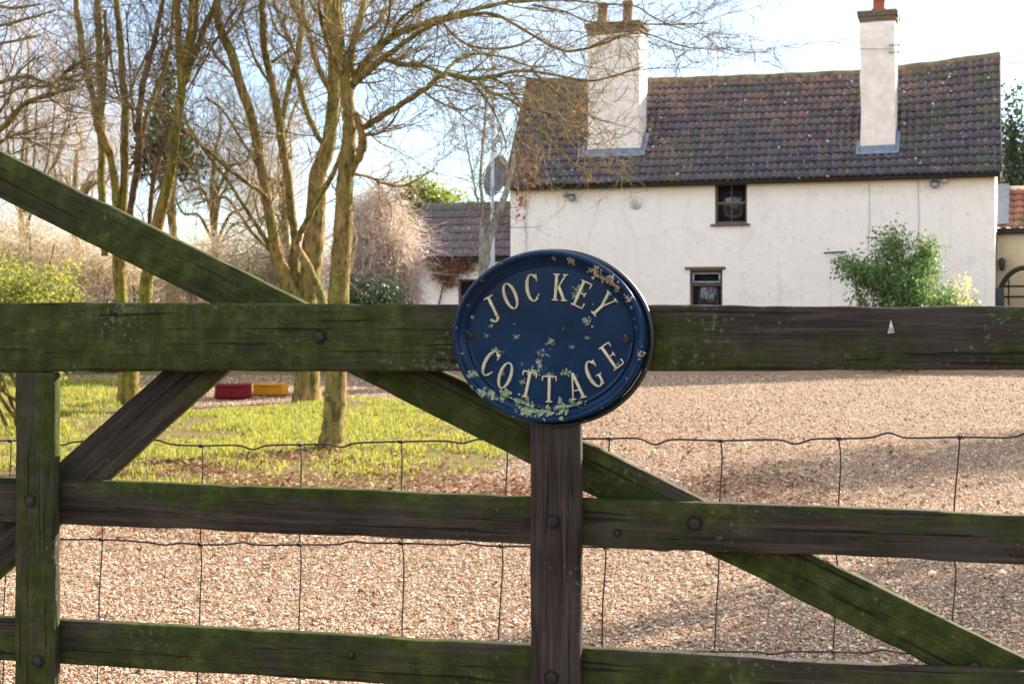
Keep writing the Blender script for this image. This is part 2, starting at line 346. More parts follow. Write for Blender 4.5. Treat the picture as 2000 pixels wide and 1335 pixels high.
m.color(m.ramp(m.island(), [(.04, (.10, .05, .028)), (.18, (.32, .175, .10)), (.45, (.46, .305, .195)), (.72, (.56, .40, .275)), (.94, (.82, .70, .56))])); M_stone = m.m
m = M('soil', .95, .1); m.color(m.ramp(m.math('ADD', m.math('MULTIPLY', m.noise(1.1, None, 8, .8), .5), m.math('MULTIPLY', m.noise(24, None, 7, .8), .5)), [(.38, (.09, .05, .028)), (.48, (.17, .11, .055)), (.54, (.13, .14, .03)), (.66, (.26, .26, .08))]))
m.bump(m.noise(40, None, 6, .7), .8, .02); M_lawn = m.m
m = M('far_field', .95, .1); m.color(m.ramp(m.noise(.15, None, 8, .7), [(.35, (.12, .11, .04)), (.6, (.20, .20, .06))])); M_field = m.m

def blue_paint():
    m = M('blue_enamel', .20, .2); n = m.noise(9, None, 5, .6)
    c = m.ramp(n, [(.3, (.001, .011, .038)), (.7, (.003, .026, .074))])
    ch = m.noise(38, None, 7, .72); cm = m.ramp(m.math('ADD', ch, m.math('MULTIPLY', m.noise(6, None, 3), .35)), [(.86, 0), (.885, 1)])
    c = m.mix(cm, c, (.30, .27, .20))
    m.color(c); m.rough(m.ramp(m.noise(22, None, 5), [(.3, .16), (.7, .40)])); m.bump(m.math('ADD', m.noise(55, None, 5, .6), cm), .22, .0012); return m.m
M_blue = blue_paint()
m = M('lichen', .95, .1); m.color(m.ramp(m.noise(160, None, 5, .7), [(.35, (.16, .20, .13)), (.6, (.36, .42, .27)), (.8, (.55, .56, .33))])); m.bump(m.noise(220, None, 4, .7), 1, .002); M_lichen = m.m
m = M('lichen_tan', .95, .1); m.color(m.ramp(m.noise(160, None, 5, .7), [(.35, (.30, .24, .17)), (.65, (.60, .50, .36))])); m.bump(m.noise(220, None, 4, .7), 1, .002); M_lichenT = m.m

# ================================================================== ground
def sheet(name, pts, z, mat, jit=0.0, sub=1, seed=3):
    r = np.random.default_rng(seed); P = []
    for i in range(len(pts)):
        a = np.array(pts[i], float); b = np.array(pts[(i + 1) % len(pts)], float)
        for k in range(sub):
            p = a + (b - a) * k / sub
            P.append(p + r.normal(0, jit, 2) if k else p)
    mb = MB(); mb.poly([(p[0], p[1], z) for p in P], [list(range(len(P)))])
    o = mb.build(name, mat); o['kind'] = 'structure'
    import bmesh
    bm = bmesh.new(); bm.from_mesh(o.data); bmesh.ops.triangulate(bm, faces=bm.faces[:]); bmesh.ops.recalc_face_normals(bm, faces=bm.faces[:]); 
    if bm.faces[0].normal.z < 0: bmesh.ops.reverse_faces(bm, faces=bm.faces[:])
    bm.to_mesh(o.data); bm.free(); return o
sheet('ground', [(-1500, -1500), (1500, -1500), (1500, 1500), (-1500, 1500)], -.004, M_field)
sheet('gravel_drive', [(-22, -4), (24, -4), (24, 34), (9, 37), (-6, 40), (-22, 24)], 0, M_gravel, .1, 6)
lawn_px = [(380, 808), (480, 797), (600, 788), (700, 776), (790, 782), (870, 800), (950, 840), (985, 880), (950, 918), (850, 945), (720, 965), (560, 985), (300, 1004), (0, 1008), (-500, 1012), (-1500, 1000), (-1700, 760), (-500, 745), (0, 742), (240, 748), (330, 772)]
lawn_w = [gp(*p) for p in lawn_px]
M_unseen_road = simple('unseen_tarmac', (.055, .053, .050), .9, .2, 0, .4, 20, .6, .01)
sheet('unseen_lane', [(-60, -8.5), (60, -8.5), (60, .3), (-60, .3)], .004, M_unseen_road, .05, 8)  # unseen dark road, added to cut light bounced up onto the gate
sheet('lawn', lawn_w, .008, M_lawn, .12, 6)
far_px = [(300, 771), (430, 755), (560, 746), (650, 738), (700, 715), (600, 690), (-300, 680), (-1700, 700), (-1700, 770), (200, 780)]
far_w = [gp(*p) for p in far_px]
sheet('far_lawn', far_w, .004, M_lawn, .1, 4)

def inpoly(P, poly):
    x, y = P[:, 0], P[:, 1]; ins = np.zeros(len(P), bool); n = len(poly)
    for i in range(n):
        x1, y1 = poly[i]; x2, y2 = poly[(i + 1) % n]
        c = ((y1 > y) != (y2 > y)); ins ^= c & (x < (x2 - x1) * (y - y1) / (y2 - y1 + 1e-12) + x1)
    return ins
def vnoise(P, sc, seed=0):
    r = np.random.default_rng(seed); G = r.random((64, 64)); q = P[:, :2] * sc + 500
    i = np.floor(q).astype(int); f = q - i; f = f * f * (3 - 2 * f)
    g = lambda a, b: G[(i[:, 0] + a) % 64, (i[:, 1] + b) % 64]
    return (g(0, 0) * (1 - f[:, 0]) + g(1, 0) * f[:, 0]) * (1 - f[:, 1]) + (g(0, 1) * (1 - f[:, 0]) + g(1, 1) * f[:, 0]) * f[:, 1]

def grass(poly, n, y0, y1, x0, x1, hmin, hmax, w, name, label):
    P = np.stack([rng.uniform(x0, x1, n), rng.uniform(y0, y1, n)], 1)
    P += rng.normal(0, .05, P.shape)
    k = inpoly(P, poly) & (np.abs(P[:, 0] / P[:, 1]) < .47)
    P = P[k]; d = vnoise(P, 1.7, 1) * .6 + vnoise(P, 6, 2) * .4
    bare = np.exp(-((P[:, 1] - 9.6) / 1.9) ** 2) * 1.0 + (vnoise(P, .8, 9) - .35) * 1.5 + np.clip((P[:, 0] + 1.2) * .35, 0, .5)
    keep = rng.random(len(P)) < np.clip((d - .25 - bare * .28) * 3.2, .03, 1); P = P[keep]; d = d[keep]; n = len(P)
    H = rng.uniform(hmin, hmax, n) * (.25 + 1.4 * d); a = rng.uniform(0, 2 * math.pi, n); lean = rng.uniform(.1, .9, n)
    L = np.stack([np.cos(a), np.sin(a), np.zeros(n)], 1); Wd = np.stack([-np.sin(a), np.cos(a), np.zeros(n)], 1) * (w * rng.uniform(.6, 1.3, n))[:, None] / 2
    B = np.c_[P, np.full(n, .006)]; mid = B + L * (H * lean * .3)[:, None] + np.array([0, 0, 1]) * (H * .6)[:, None]
    tip = B + L * (H * lean)[:, None] + np.array([0, 0, 1]) * (H * (1 - .25 * lean))[:, None]
    V = np.stack([B - Wd, B + Wd, mid + Wd * .8, mid - Wd * .8, tip], 1).reshape(-1, 3)
    mb = MB(); b = mb.addv(V); i = (np.arange(n) * 5)[:, None]
    mb.q.append(i + np.array([[0, 1, 2, 3]])); mb.t.append(i + np.array([[3, 2, 4]]))
    o = mb.build(name, M_grass); tag(o, label, None, None, 'stuff'); return o
grass(lawn_w, 230000, 8.8, 20, -8, 0, .018, .075, .009, 'grass', 'short sunlit grass on the lawn around the tree trunks')
grass(lawn_w + [], 60000, 18, 26, -14, -3, .05, .10, .012, 'lawn_edge_grass', 'rough grass at the far left of the lawn')

def scatter_quads(P, size, mat, name, label, z=.012, flat=.35):
    n = len(P); mb = MB(); s = size * rng.uniform(.5, 1.3, n); a = rng.uniform(0, 2 * math.pi, n)
    u = np.stack([np.cos(a), np.sin(a), rng.normal(0, flat, n)], 1); v = np.stack([-np.sin(a), np.cos(a), rng.normal(0, flat, n)], 1)
    C = np.c_[P, z + rng.random(n) * .02 + s * .2]
    sv = s[:, None]
    up = np.array([0, 0, 1.])[None] * sv * rng.uniform(0, .35, (n, 1))
    V = np.stack([C - u * sv * .5, C + v * sv * .28 + up, C + u * sv * .5, C - v * sv * .28 + up], 1).reshape(-1, 3)
    mb.addv(V); mb.q.append((np.arange(n) * 4)[:, None] + np.array([[0, 1, 2, 3]]))
    o = mb.build(name, mat); return tag(o, label, None, None, 'stuff')
n = 120000; P = np.stack([rng.uniform(-7, 3.5, n), rng.uniform(6.5, 17, n)], 1)
w = np.exp(-((P[:, 1] - 10.0) / 2.3) ** 2) * np.clip(1.1 - np.maximum(P[:, 0], 0) * .45, .0, 1) * np.clip((vnoise(P, 1.1, 5) - .25) * 2.2, .04, 1) * 1.0 + .03
w[(P[:, 1] > 12) & (P[:, 0] < -2.2)] *= .4; w *= np.clip((P[:, 1] - 6.8) / 2.2, .03, 1)
P = P[rng.random(n) < w]
scatter_quads(P, .047, M_litter, 'fallen_leaves', 'brown fallen leaves lying over grass edge and gravel')

# gravel stones near the gate
n = 380000; Y = 4.2 * (26 / 4.2) ** rng.random(n); X = rng.uniform(-.42, .42, n) * Y; P = np.stack([X, Y], 1)
ok = ~inpoly(P, lawn_w) | (rng.random(n) < .05); P = P[ok]; n = len(P); s = np.exp(rng.normal(math.log(.0036), .42, n)) * (1 + (P[:, 1] - 4.2) * .055)
oct_ = np.array([(1, 0, 0), (-1, 0, 0), (0, 1, 0), (0, -1, 0), (0, 0, 1), (0, 0, -1)], float)
V = oct_[None] * rng.uniform(.6, 1.3, (n, 6, 1)) + rng.normal(0, .22, (n, 6, 3)); a = rng.uniform(0, 6.28, n); ca, sa = np.cos(a), np.sin(a)
V = np.stack([V[..., 0] * ca[:, None] - V[..., 1] * sa[:, None], V[..., 0] * sa[:, None] + V[..., 1] * ca[:, None], V[..., 2] * .65], -1) * s[:, None, None]
V += np.c_[P, .004 + s * .3][:, None]
mb = MB(); mb.addv(V.reshape(-1, 3)); fo = np.array([(0, 2, 4), (2, 1, 4), (1, 3, 4), (3, 0, 4), (2, 0, 5), (1, 2, 5), (3, 1, 5), (0, 3, 5)])
mb.t.append(((np.arange(n) * 6)[:, None, None] + fo[None]).reshape(-1, 3))
o = mb.build('gravel', M_stone, smooth=False); tag(o, 'loose pale pink and tan gravel stones of the drive', None, None, 'stuff')

# ================================================================== gate
TG = .254; TH = math.atan(TG); cg, sg = math.cos(TH), math.sin(TH); YG = 2.16
gate = empty('field_gate', (0, YG, 0), -TH, label='weathered five bar wooden gate green with algae, crossing the whole front', cat='gate')
def G(x, y, t=0.0):
    X = (x - 1000) / F; Yc = (t + YG * cg) / (X * sg + cg); wx, wy = Yc * X - 0, Yc - YG
    return wx * cg - wy * sg, CZ - (y - HY) * Yc / F
def timber(name, p0, p1, h0, h1, t0, t1, mat, seed=0, parent=gate, bev=.003, e0=0.0, e1=0.0):
    """p0,p1 = (s,z) centre line ends in gate plane; local X along the length"""
    d = np.array([p1[0] - p0[0], p1[1] - p0[1]]); L = np.linalg.norm(d); d /= L
    r = np.random.default_rng(seed + 5); K = max(6, int(L / .009)); xs = np.linspace(-e0, L + e1, K); hh = np.interp(xs, [0, L], [h0, h1]) / 2
    w = lambda a: np.convolve(r.normal(0, a, K + 24), np.ones(25) / 25, 'valid') * .8 + np.convolve(r.normal(0, a, K + 2), np.ones(3) / 3, 'valid') * .25
    def chips():
        z = np.zeros(K)
        for _ in range(int(L * 5) + 1):
            c0, wd = r.uniform(0, K), r.uniform(1.2, 5); z += r.uniform(.0004, .0022) * np.exp(-((np.arange(K) - c0) / wd) ** 2)
        return z
    up, lo, fr = hh + w(.0016) - chips(), hh + w(.0016) - chips(), w(.001)
    b = bev; rows = []
    for k in range(K):
        x = xs[k]; f = t0 + fr[k]; u, l = up[k], -lo[k]
        rows.append([(x, f, l + b), (x, f + b * .3, l + b * .3), (x, f + b, l), (x, t1 - b, l), (x, t1, l + b), (x, t1, u - b), (x, t1 - b, u), (x, f + b, u), (x, f + b * .3, u - b * .3), (x, f, u - b)])
    n = 10; mb = MB(); V = np.array(rows).reshape(-1, 3); k = np.arange(K - 1)[:, None] * n; i = np.arange(n)[None]; j = (i + 1) % n
    mb.quads(V, np.stack([k + i, k + n + i, k + n + j, k + j], -1).reshape(-1, 4))
    mb.ng.append(list(range(n))); mb.ng.append([(K - 1) * n + q for q in range(n)][::-1])
    o = mb.build(name, mat, parent); o.location = (p0[0], 0, p0[1]); o.rotation_euler = (0, -math.atan2(d[1], d[0]), 0)
    return o
def px_timber(name, xa, ya0, ya1, xb, yb0, yb1, t0, t1, mat, e0=.0, e1=.0, **k):
    A0, A1 = G(xa, ya0, t0), G(xa, ya1, t0); B0, B1 = G(xb, yb0, t0), G(xb, yb1, t0)
    p0 = ((A0[0] + A1[0]) / 2, (A0[1] + A1[1]) / 2); p1 = ((B0[0] + B1[0]) / 2, (B0[1] + B1[1]) / 2)
    an = math.atan2(p1[1] - p0[1], p1[0] - p0[0]); ca = abs(math.cos(an))
    return timber(name, p0, p1, abs(A0[1] - A1[1]) * ca, abs(B0[1] - B1[1]) * ca, t0, t1, mat, e0=e0, e1=e1, **k)
px_timber('top_rail', 0, 590, 727, 2000, 598, 723, 0, .043, W_topL, e0=.32, e1=.30, bev=.006, seed=1)
px_timber('rail', 60, 934, 1022, 1950, 1002, 1101, .021, .043, W_rail, e0=.30, e1=.34, seed=2)
px_timber('rail', 60, 1208, 1292, 1950, 1309, 1412, .021, .043, W_low, e0=.30, e1=.34, seed=3)
zb = .21; L0, L1 = G(60, 1300, .021)[0] - .30, G(1950, 1300, .021)[0] + .34
timber('rail', (L0, .42), (L1, .42), .075, .075, .021, .043, W_low, seed=4)
timber('rail', (L0, .16), (L1, .16), .075, .075, .021, .043, W_low, seed=6)
px_timber('long_brace', 0, 297, 387, 1900, 1237, 1342, .044, .066, W_br, e0=.42, e1=.30, seed=7)
px_timber('short_brace', 375, 671, 785, 70, 942, 1063, .044, .066, W_br2, e0=.10, e1=.25, seed=8)
def post(x0, x1, ytop, mat, seed, t0=0., t1=.0205):
    a = G(x0, 1000, t0)[0]; b = G(x1, 1000, t0)[0]; s = (a + b) / 2; zt = G(x0, ytop, t0)[1]
    return timber('upright', (s, .09), (s, zt), b - a, b - a, t0, t1, mat, seed=seed)
post(28, 106, 726.6, W_post, 11); post(1035, 1133.5, 724.6, W_mid, 12)
s0 = L0 - .02; timber('heel_stile', (s0, .06), (s0, 1.62), .10, .09, -.01, .06, W_post, seed=13)
s1 = L1 + .02; timber('head_stile', (s1, .08), (s1, 1.38), .085, .085, -.005, .055, W_mid, seed=14)
def bolt(x, y, t, r=.0088):
    s, z = G(x, y, t); mb = MB(); n = 20
    for (ra, ta, rb, tb) in ((r * 1.35, 0, r * 1.3, -.0015), (r, -.0015, r * .92, -.0045), (r * .92, -.0045, r * .5, -.0062), (r * .5, -.0062, .0005, -.0066)):
        V = []
        for (q, tt) in ((ra, ta), (rb, tb)):
            V += [(s + q * math.cos(a * 2 * math.pi / n), t + tt, z + q * math.sin(a * 2 * math.pi / n)) for a in range(n)]
        mb.quads(V, [(i, (i + 1) % n, n + (i + 1) % n, n + i) for i in range(n)])
    mb.build('bolt', M_iron, gate, True)
for b in ((625, 658, 0), (60, 978, 0), (1080, 1018, 0), (1357, 1022, .021), (1077, 1322, 0), (75, 1290, 0), (1903, 1303, .044), (1206, 1040, .021), (687, 1278, .021)): bolt(*b, r=.0088 if b[0] not in (1206, 687) else .005)
# small white triangular mark on the top rail
s_, z_ = G(1740, 640, -.0015)
mb = MB(); mb.tris([(s_ - .005, -.0016, z_ - .009), (s_ + .0055, -.0016, z_ - .007), (s_ + .000, -.0016, z_ + .012), (s_ - .005, .001, z_ - .009), (s_ + .0055, .001, z_ - .007), (s_ + .000, .001, z_ + .012)], [(0, 1, 2), (0, 3, 4), (0, 4, 1), (1, 4, 5), (1, 5, 2), (2, 5, 3), (2, 3, 0)])
mb.build('paper_scrap', simple('mottled_white_paint', (.42, .42, .40), .8, .1, 0, .8, 260), gate)

# ------------------------------------------------ stock wire behind the gate
wire = empty('stock_wire_netting', (0, YG, 0), -TH, label='rusty square wire netting stapled behind the wooden gate', cat='wire netting')
def catmull(pts, m=6):
    P = np.array(pts, float); P = np.vstack([2 * P[0] - P[1], P, 2 * P[-1] - P[-2]]); out = []
    for i in range(1, len(P) - 2):
        for t in np.arange(m) / m:
            out.append(.5 * ((2 * P[i]) + (-P[i - 1] + P[i + 1]) * t + (2 * P[i - 1] - 5 * P[i] + 4 * P[i + 1] - P[i + 2]) * t ** 2 + (-P[i - 1] + 3 * P[i] - 3 * P[i + 1] + P[i + 2]) * t ** 3))
    out.append(P[-2]); return np.array(out)
TW = .074
vx = [(-390, -420), (-185, -200), (20, 5), (204, 192), (393, 389), (586, 583), (783, 785), (987, 973), (1190, 1176), (1408, 1396), (1638, 1628), (1875, 1856), (2115, 2095)]
ytop = [868, 866, 860, 862, 870, 868, 862, 857, 856, 860, 856, 853, 852]
y2 = [1045, 1048, 1050, 1053, 1063, 1063, 1060, 1066, 1068, 1072, 1078, 1088, 1090]
y3 = [1235, 1238, 1240, 1244, 1250, 1252, 1252, 1253, 1268, 1272, 1272, 1278, 1290]
y4 = [y + 190 for y in y3]
rows = [ytop, y2, y3, y4]
def gw(x, y): s, z = G(x, y, TW); return (s, TW, z)
node = [[gw(vx[i][0] + (vx[i][1] - vx[i][0]) * min(1.3, (rw[i] - ytop[i]) / 400), rw[i]) for i in range(len(vx))] for rw in rows]
for ri, rw in enumerate(node):
    pts = []
    for i in range(len(rw) - 1):
        a, b = np.array(rw[i]), np.array(rw[i + 1]); pts.append(a); sgn = random.choice((-1, 1)); c = random.uniform(.4, .65); am = (random.uniform(.005, .009) if ri == 0 else random.uniform(.002, .005)) * sgn
        for f, k in ((c - .16, 0), (c, 1), (c + .16, 0)): pts.append(a + (b - a) * f + np.array([0, random.uniform(-.002, .002), am * k + random.uniform(-.001, .001)]))
    pts.append(np.array(rw[-1])); mb = MB(); P = catmull(pts, 5); mb.tube(P, .00155, 6); mb.build('line_wire', M_wire, wire, True)
z0w = np.array([0, 0, 1])
for i in range(len(vx)):
    pts = [np.array(node[r][i]) for r in range(4)]; d = pts[3] - pts[2]; pts += [pts[3] + d * 1.0, pts[3] + d * 2.0]
    pts = [p for p in pts if p[2] > .05]; P = []
    for k in range(len(pts) - 1):
        a, b = pts[k], pts[k + 1]; P.append(a + np.array([0, .003, 0]))
        off = random.uniform(-.004, .004)
        P.append(a + (b - a) * .18 + np.array([off * .8 + .002, 0, 0])); P.append(a + (b - a) * .55 + np.array([off, 0, 0])); P.append(a + (b - a) * .85 + np.array([off * .2, 0, 0]))
    P.append(pts[-1]); mb = MB(); mb.tube(catmull(P, 4), .0013, 6); mb.build('stay_wire', M_wire, wire, True)
    for r in range(3):
        a = np.array(node[r][i]); mb = MB()
        th = np.linspace(0, 5.5 * math.pi, 26); P = np.stack([a[0] + np.linspace(-.0045, .0045, 26), a[1] + .0026 * np.cos(th), a[2] + .0026 * np.sin(th)], 1)
        mb.tube(P, .0013, 5); mb.build('wire_knot', M_wire, wire, True)

# ------------------------------------------------ sign
A_, B_ = .1548, .1345
sc_, sz_ = G(1070, 657, -.016)
w0 = Vector((0, YG, 0)) + Vector((cg * sc_ + sg * -.016, -sg * sc_ + cg * -.016, 0))
sign = empty('house_name_sign', (w0.x, w0.y, sz_), -TH - R(2), label='oval blue house sign with raised cream letters, spotted with lichen, on the gate', cat='sign')
prof = [(-1.0, .016), (0.0, .015), (.0, .004), (.002, -.0005), (.002, -.0056), (.0045, -.0088), (.0075, -.0090), (.0090, -.0082), (.0104, -.0060), (.0190, .0108), (.0212, .0108), (.0226, .0078), (.0240, .0074), (.0256, .0104), (.0285, .0100)]
def hgt(d):   # depth (local y) of the sign surface at inset d
    return float(np.interp(d, [p[0] for p in prof[2:]], [p[1] for p in prof[2:]]))
def ring_mb(pr, close_center=None, n=160):
    V = []; mb = MB()
    for (d, h) in pr:
        dd = max(d, -.002) if d > -.5 else .02
        for k in range(n):
            a = 2 * math.pi * k / n; V.append(((A_ - dd) * math.cos(a), h, (B_ - dd) * math.sin(a)))
    K = len(pr); f = []
    for k in range(K - 1):
        for i in range(n): f.append((k * n + i, (k + 1) * n + i, (k + 1) * n + (i + 1) % n, k * n + (i + 1) % n))
    mb.quads(V, f)
    if close_center is not None: mb.ng.append([(K - 1) * n + i for i in range(n)][::-1])
    return mb
ring_mb(prof).build('rim', M_blue, sign, True)
# back plate, a little larger and set off to the right and below
mb = MB(); n = 120
V = []
for (da, h) in ((-.006, .0158), (.001, .0155), (.003, .011), (.0025, .006), (-.001, .004)):
    V += [((A_ + da) * math.cos(2 * math.pi * k / n) + .0065, h, (B_ + da) * math.sin(2 * math.pi * k / n) - .0022) for k in range(n)]
mb.quads(V, [(k * n + i, (k + 1) * n + i, (k + 1) * n + (i + 1) % n, k * n + (i + 1) % n) for k in range(4) for i in range(n)])
mb.build('back_plate', M_black, sign, True)
mb = MB(); n = 120; V = [(0, .0084, 0)]; rr = [(.25, .0085), (.5, .0087), (.75, .0091), (.93, .0095), (1.0, .0098)]
for (q, h) in rr: V += [((A_ - .0275) * q * math.cos(2 * math.pi * k / n), h, (B_ - .0275) * q * math.sin(2 * math.pi * k / n)) for k in range(n)]
mb.tris(V, [(0, 1 + i, 1 + (i + 1) % n) for i in range(n)])
mb.q.append(np.array([(1 + k * n + i, 1 + (k + 1) * n + i, 1 + (k + 1) * n + (i + 1) % n, 1 + k * n + (i + 1) % n) for k in range(4) for i in range(n)]))
mb.build('face_plate', M_blue, sign, True)

def rot2(p, a): return (p[0] * math.cos(a) + p[1] * math.sin(a), -p[0] * math.sin(a) + p[1] * math.cos(a))
def glyph(ch):
    """list of outlines (closed polygons) in a cell of height 1"""
    out = []
    def seg(x0, y0, x1, y1, w, w2=None):
        w2 = w if w2 is None else w2; dx, dy = x1 - x0, y1 - y0; l = math.hypot(dx, dy); nx, ny = -dy / l / 2, dx / l / 2
        out.append([(x0 + nx * w, y0 + ny * w), (x0 - nx * w, y0 - ny * w), (x1 - nx * w2, y1 - ny * w2), (x1 + nx * w2, y1 + ny * w2)])
    def arc(cx, cy, a, b, ws, wt, t0, t1, n=30):
        for k in range(n):
            q = [R(t0 + (t1 - t0) * (k + e) / n) for e in (0, 1)]; P = []
            for t in q: P.append((cx + a * math.cos(t), cy + b * math.sin(t)))
            for t in q[::-1]:
                P.append((cx + (a - ws) * math.cos(t), cy + (b - wt) * math.sin(t)))
            out.append(P)
    T, t = .108, .047
    if ch == 'J': seg(.30, .97, .30, .20, T); seg(.10, .975, .50, .975, t); arc(.17, .17, .197, .17, .13, .055, 0, -165, 16); seg(-.035, .16, .06, .16, .07)
    if ch == 'O': arc(.28, .5, .29, .52, .125, .05, 0, 360, 44)
    if ch == 'C' or ch == 'G': arc(.30, .5, .30, .52, .135, .05, 48, 312, 40); seg(.50, .99, .50, .72, .045); seg(.47, .92, .52, .80, .05)
    if ch == 'C': seg(.48, .16, .53, .25, .05)
    if ch == 'G': seg(.47, .02, .47, .40, T * .8); seg(.34, .40, .58, .40, t)
    if ch == 'K': seg(.13, .0, .13, 1., T); seg(-.0, .025, .26, .025, t); seg(-.0, .975, .26, .975, t); seg(.18, .42, .50, .97, t * 1.1); seg(.24, .54, .50, .03, T); seg(.38, .975, .60, .975, t * .9); seg(.38, .025, .62, .025, t)
    if ch == 'E': seg(.13, 0, .13, 1, T); seg(0, .025, .50, .025, t); seg(0, .975, .48, .975, t); seg(.16, .52, .38, .52, t); seg(.38, .43, .38, .61, t); seg(.48, .97, .46, .80, t); seg(.50, .03, .50, .22, t)
    if ch == 'Y': seg(.08, .97, .29, .45, T); seg(.51, .97, .31, .45, t * 1.1); seg(.30, .5, .30, .02, T); seg(.16, .025, .44, .025, t); seg(-.03, .975, .22, .975, t); seg(.40, .975, .62, .975, t * .9)
    if ch == 'T': seg(.29, .0, .29, .97, T); seg(.0, .965, .58, .965, t); seg(.015, .97, .0, .80, t); seg(.565, .97, .58, .80, t); seg(.16, .025, .42, .025, t)
    if ch == 'A': seg(.06, .02, .28, .99, t * 1.1); seg(.28, .99, .51, .02, T); seg(.14, .33, .42, .33, t * .9); seg(-.04, .025, .18, .025, t); seg(.38, .025, .63, .025, t)
    return out
HL = 53 / F * 2.12
def sg_pt(x, y):
    s, z = G(x, y, -.008); return ((s - sc_) , z - sz_)
for ch, x, y, tilt in [('J', 962, 603, -27), ('O', 996, 578, -22), ('C', 1039, 562, -8), ('K', 1093, 561, 4), ('E', 1138, 575, 24), ('Y', 1178, 595, 48),
                       ('C', 956, 709, 28), ('O', 986, 733, 20), ('T', 1030, 750, 12), ('T', 1072, 759, 1), ('A', 1124, 753, -14), ('G', 1160, 730, -27), ('E', 1196, 694, -36)]:
    cx, cz = sg_pt(x, y); mb = MB(); dd = min(1, math.hypot(cx / (A_ - .0275), cz / (B_ - .0275))); y0 = .0101
    for i, pl in enumerate(glyph(ch)):
        front = .0056 + .00004 * (i % 7); q = [rot2(((u - .28) * HL * .92, (v - .5) * HL), R(tilt)) for u, v in pl]; k = len(q)
        q = [(a + cx, b + cz) for a, b in q]; mcx = sum(a for a, _ in q) / k; mcz = sum(b for _, b in q) / k
        ins = [(a + (mcx - a) * .06, b + (mcz - b) * .06) for a, b in q]
        V = [(a, y0, b) for a, b in q] + [(a, front + .0006, b) for a, b in q] + [(a, front, b) for a, b in ins]
        mb.poly(V, [[2 * k + j for j in range(k)]] + [[j, (j + 1) % k, k + (j + 1) % k, k + j] for j in range(k)] + [[k + j, k + (j + 1) % k, 2 * k + (j + 1) % k, 2 * k + j] for j in range(k)])
    mb.build('letter', M_cream, sign)
for (x, y) in ((916, 655), (1224, 663)):
    cx, cz = sg_pt(x, y); mb = MB(); n = 18
    for (ra, ya, rb, yb) in ((.0062, .0094, .0055, .0076), (.0055, .0076, .0030, .0064), (.0030, .0064, .0004, .0061)):
        V = [(cx + ra * math.cos(6.2832 * a / n), ya, cz + ra * math.sin(6.2832 * a / n)) for a in range(n)] + [(cx + rb * math.cos(6.2832 * a / n), yb, cz + rb * math.sin(6.2832 * a / n)) for a in range(n)]
        mb.quads(V, [(i, (i + 1) % n, n + (i + 1) % n, n + i) for i in range(n)])
    mb.build('screw', M_iron, sign, True)
def surf(x, z):
    t = math.hypot(x / A_, z / B_)
    if t < 1e-6: return .0084
    a = math.atan2(z / B_, x / A_); R0 = math.hypot(A_ * math.cos(a), B_ * math.sin(a)); d = R0 * (1 - t)
    if d > .0275: return .0084 + .0014 * (t / .82) ** 2
    return hgt(max(d, 0))
def lichen(spots, mat):
    for (x, y, r) in spots:
        mb = MB(); cx, cz = sg_pt(x, y); r = r / F * 2.12
        for l in range(4 if r < .003 else int(14 + r * 3200)):
            ox, oz = (0, 0) if l == 0 else (random.gauss(0, r * .62), random.gauss(0, r * .5)); rr = r * (.42 if l == 0 else random.uniform(.07, .30)); n = 16
            ph = [random.uniform(0, 6.28) for _ in range(4)]; V = [(cx + ox, surf(cx + ox, cz + oz) - .0010 - .00006 * l, cz + oz)]
            for (q, lift) in ((.55, .0010), (.9, .0008), (1.02, .0001)):
                for k in range(n):
                    a = 6.2832 * k / n; w = 1 + .08 * math.sin(3 * a + ph[0]) + .07 * math.sin(7 * a + ph[1]) + .08 * math.sin(10 * a + ph[2]) + random.uniform(-.09, .09)
                    u, v = cx + ox + rr * q * w * math.cos(a), cz + oz + rr * q * w * math.sin(a); V.append((u, surf(u, v) - lift - .00006 * l, v))
            mb.tris(V, [(0, 1 + i, 1 + (i + 1) % n) for i in range(n)]); b = mb.n - len(V)
            mb.q.append(np.array([(1 + k * n + i, 1 + (k + 1) * n + i, 1 + (k + 1) * n + (i + 1) % n, 1 + k * n + (i + 1) % n) for k in range(2) for i in range(n)]) + b)
        mb.build('lichen_patch', mat, sign, True)
    
lichen([(1031, 800, 14), (1055, 805, 10), (1100, 795, 15), (1072, 800, 9), (1010, 783, 9), (985, 770, 12), (945, 765, 9), (925, 730, 8), (960, 768, 7), (1130, 788, 8), (1040, 725, 9), (1105, 728, 8), (1073, 732, 7), (1075, 666, 7), (1117, 677, 4), (1007, 657, 5), (948, 655, 4), (958, 637, 4), (1146, 659, 4), (1100, 641, 3), (1147, 628, 8), (1130, 565, 8), (1122, 578, 6), (966, 685, 7), (920, 620, 4), (1020, 745, 5), (1127, 735, 3), (1180, 795, 3), (1208, 710, 4), (980, 730, 4), (1003, 632, 2.5), (1022, 785, 6), (1115, 782, 6)], M_lichen)
lichen([(905, 690, 3), (896, 640, 2.5), (915, 595, 3), (945, 548, 2.5), (985, 515, 2.5), (1020, 500, 2), (925, 755, 4), (1118, 511, 7), (1084, 505, 4), (1165, 531, 11), (1195, 548, 9), (1207, 562, 7), (1231, 583, 8), (1236, 600, 4), (1254, 690, 6), (1240, 622, 3), (1244, 640, 3), (1255, 665, 3), (1228, 738, 3), (893, 714, 4), (1180, 545, 6), (1222, 655, 3), (1262, 720, 2.5), (1145, 820, 2.5), (1105, 818, 3), (912, 648, 3), (1068, 817, 3.5), (1158, 594, 3)], M_lichenT)

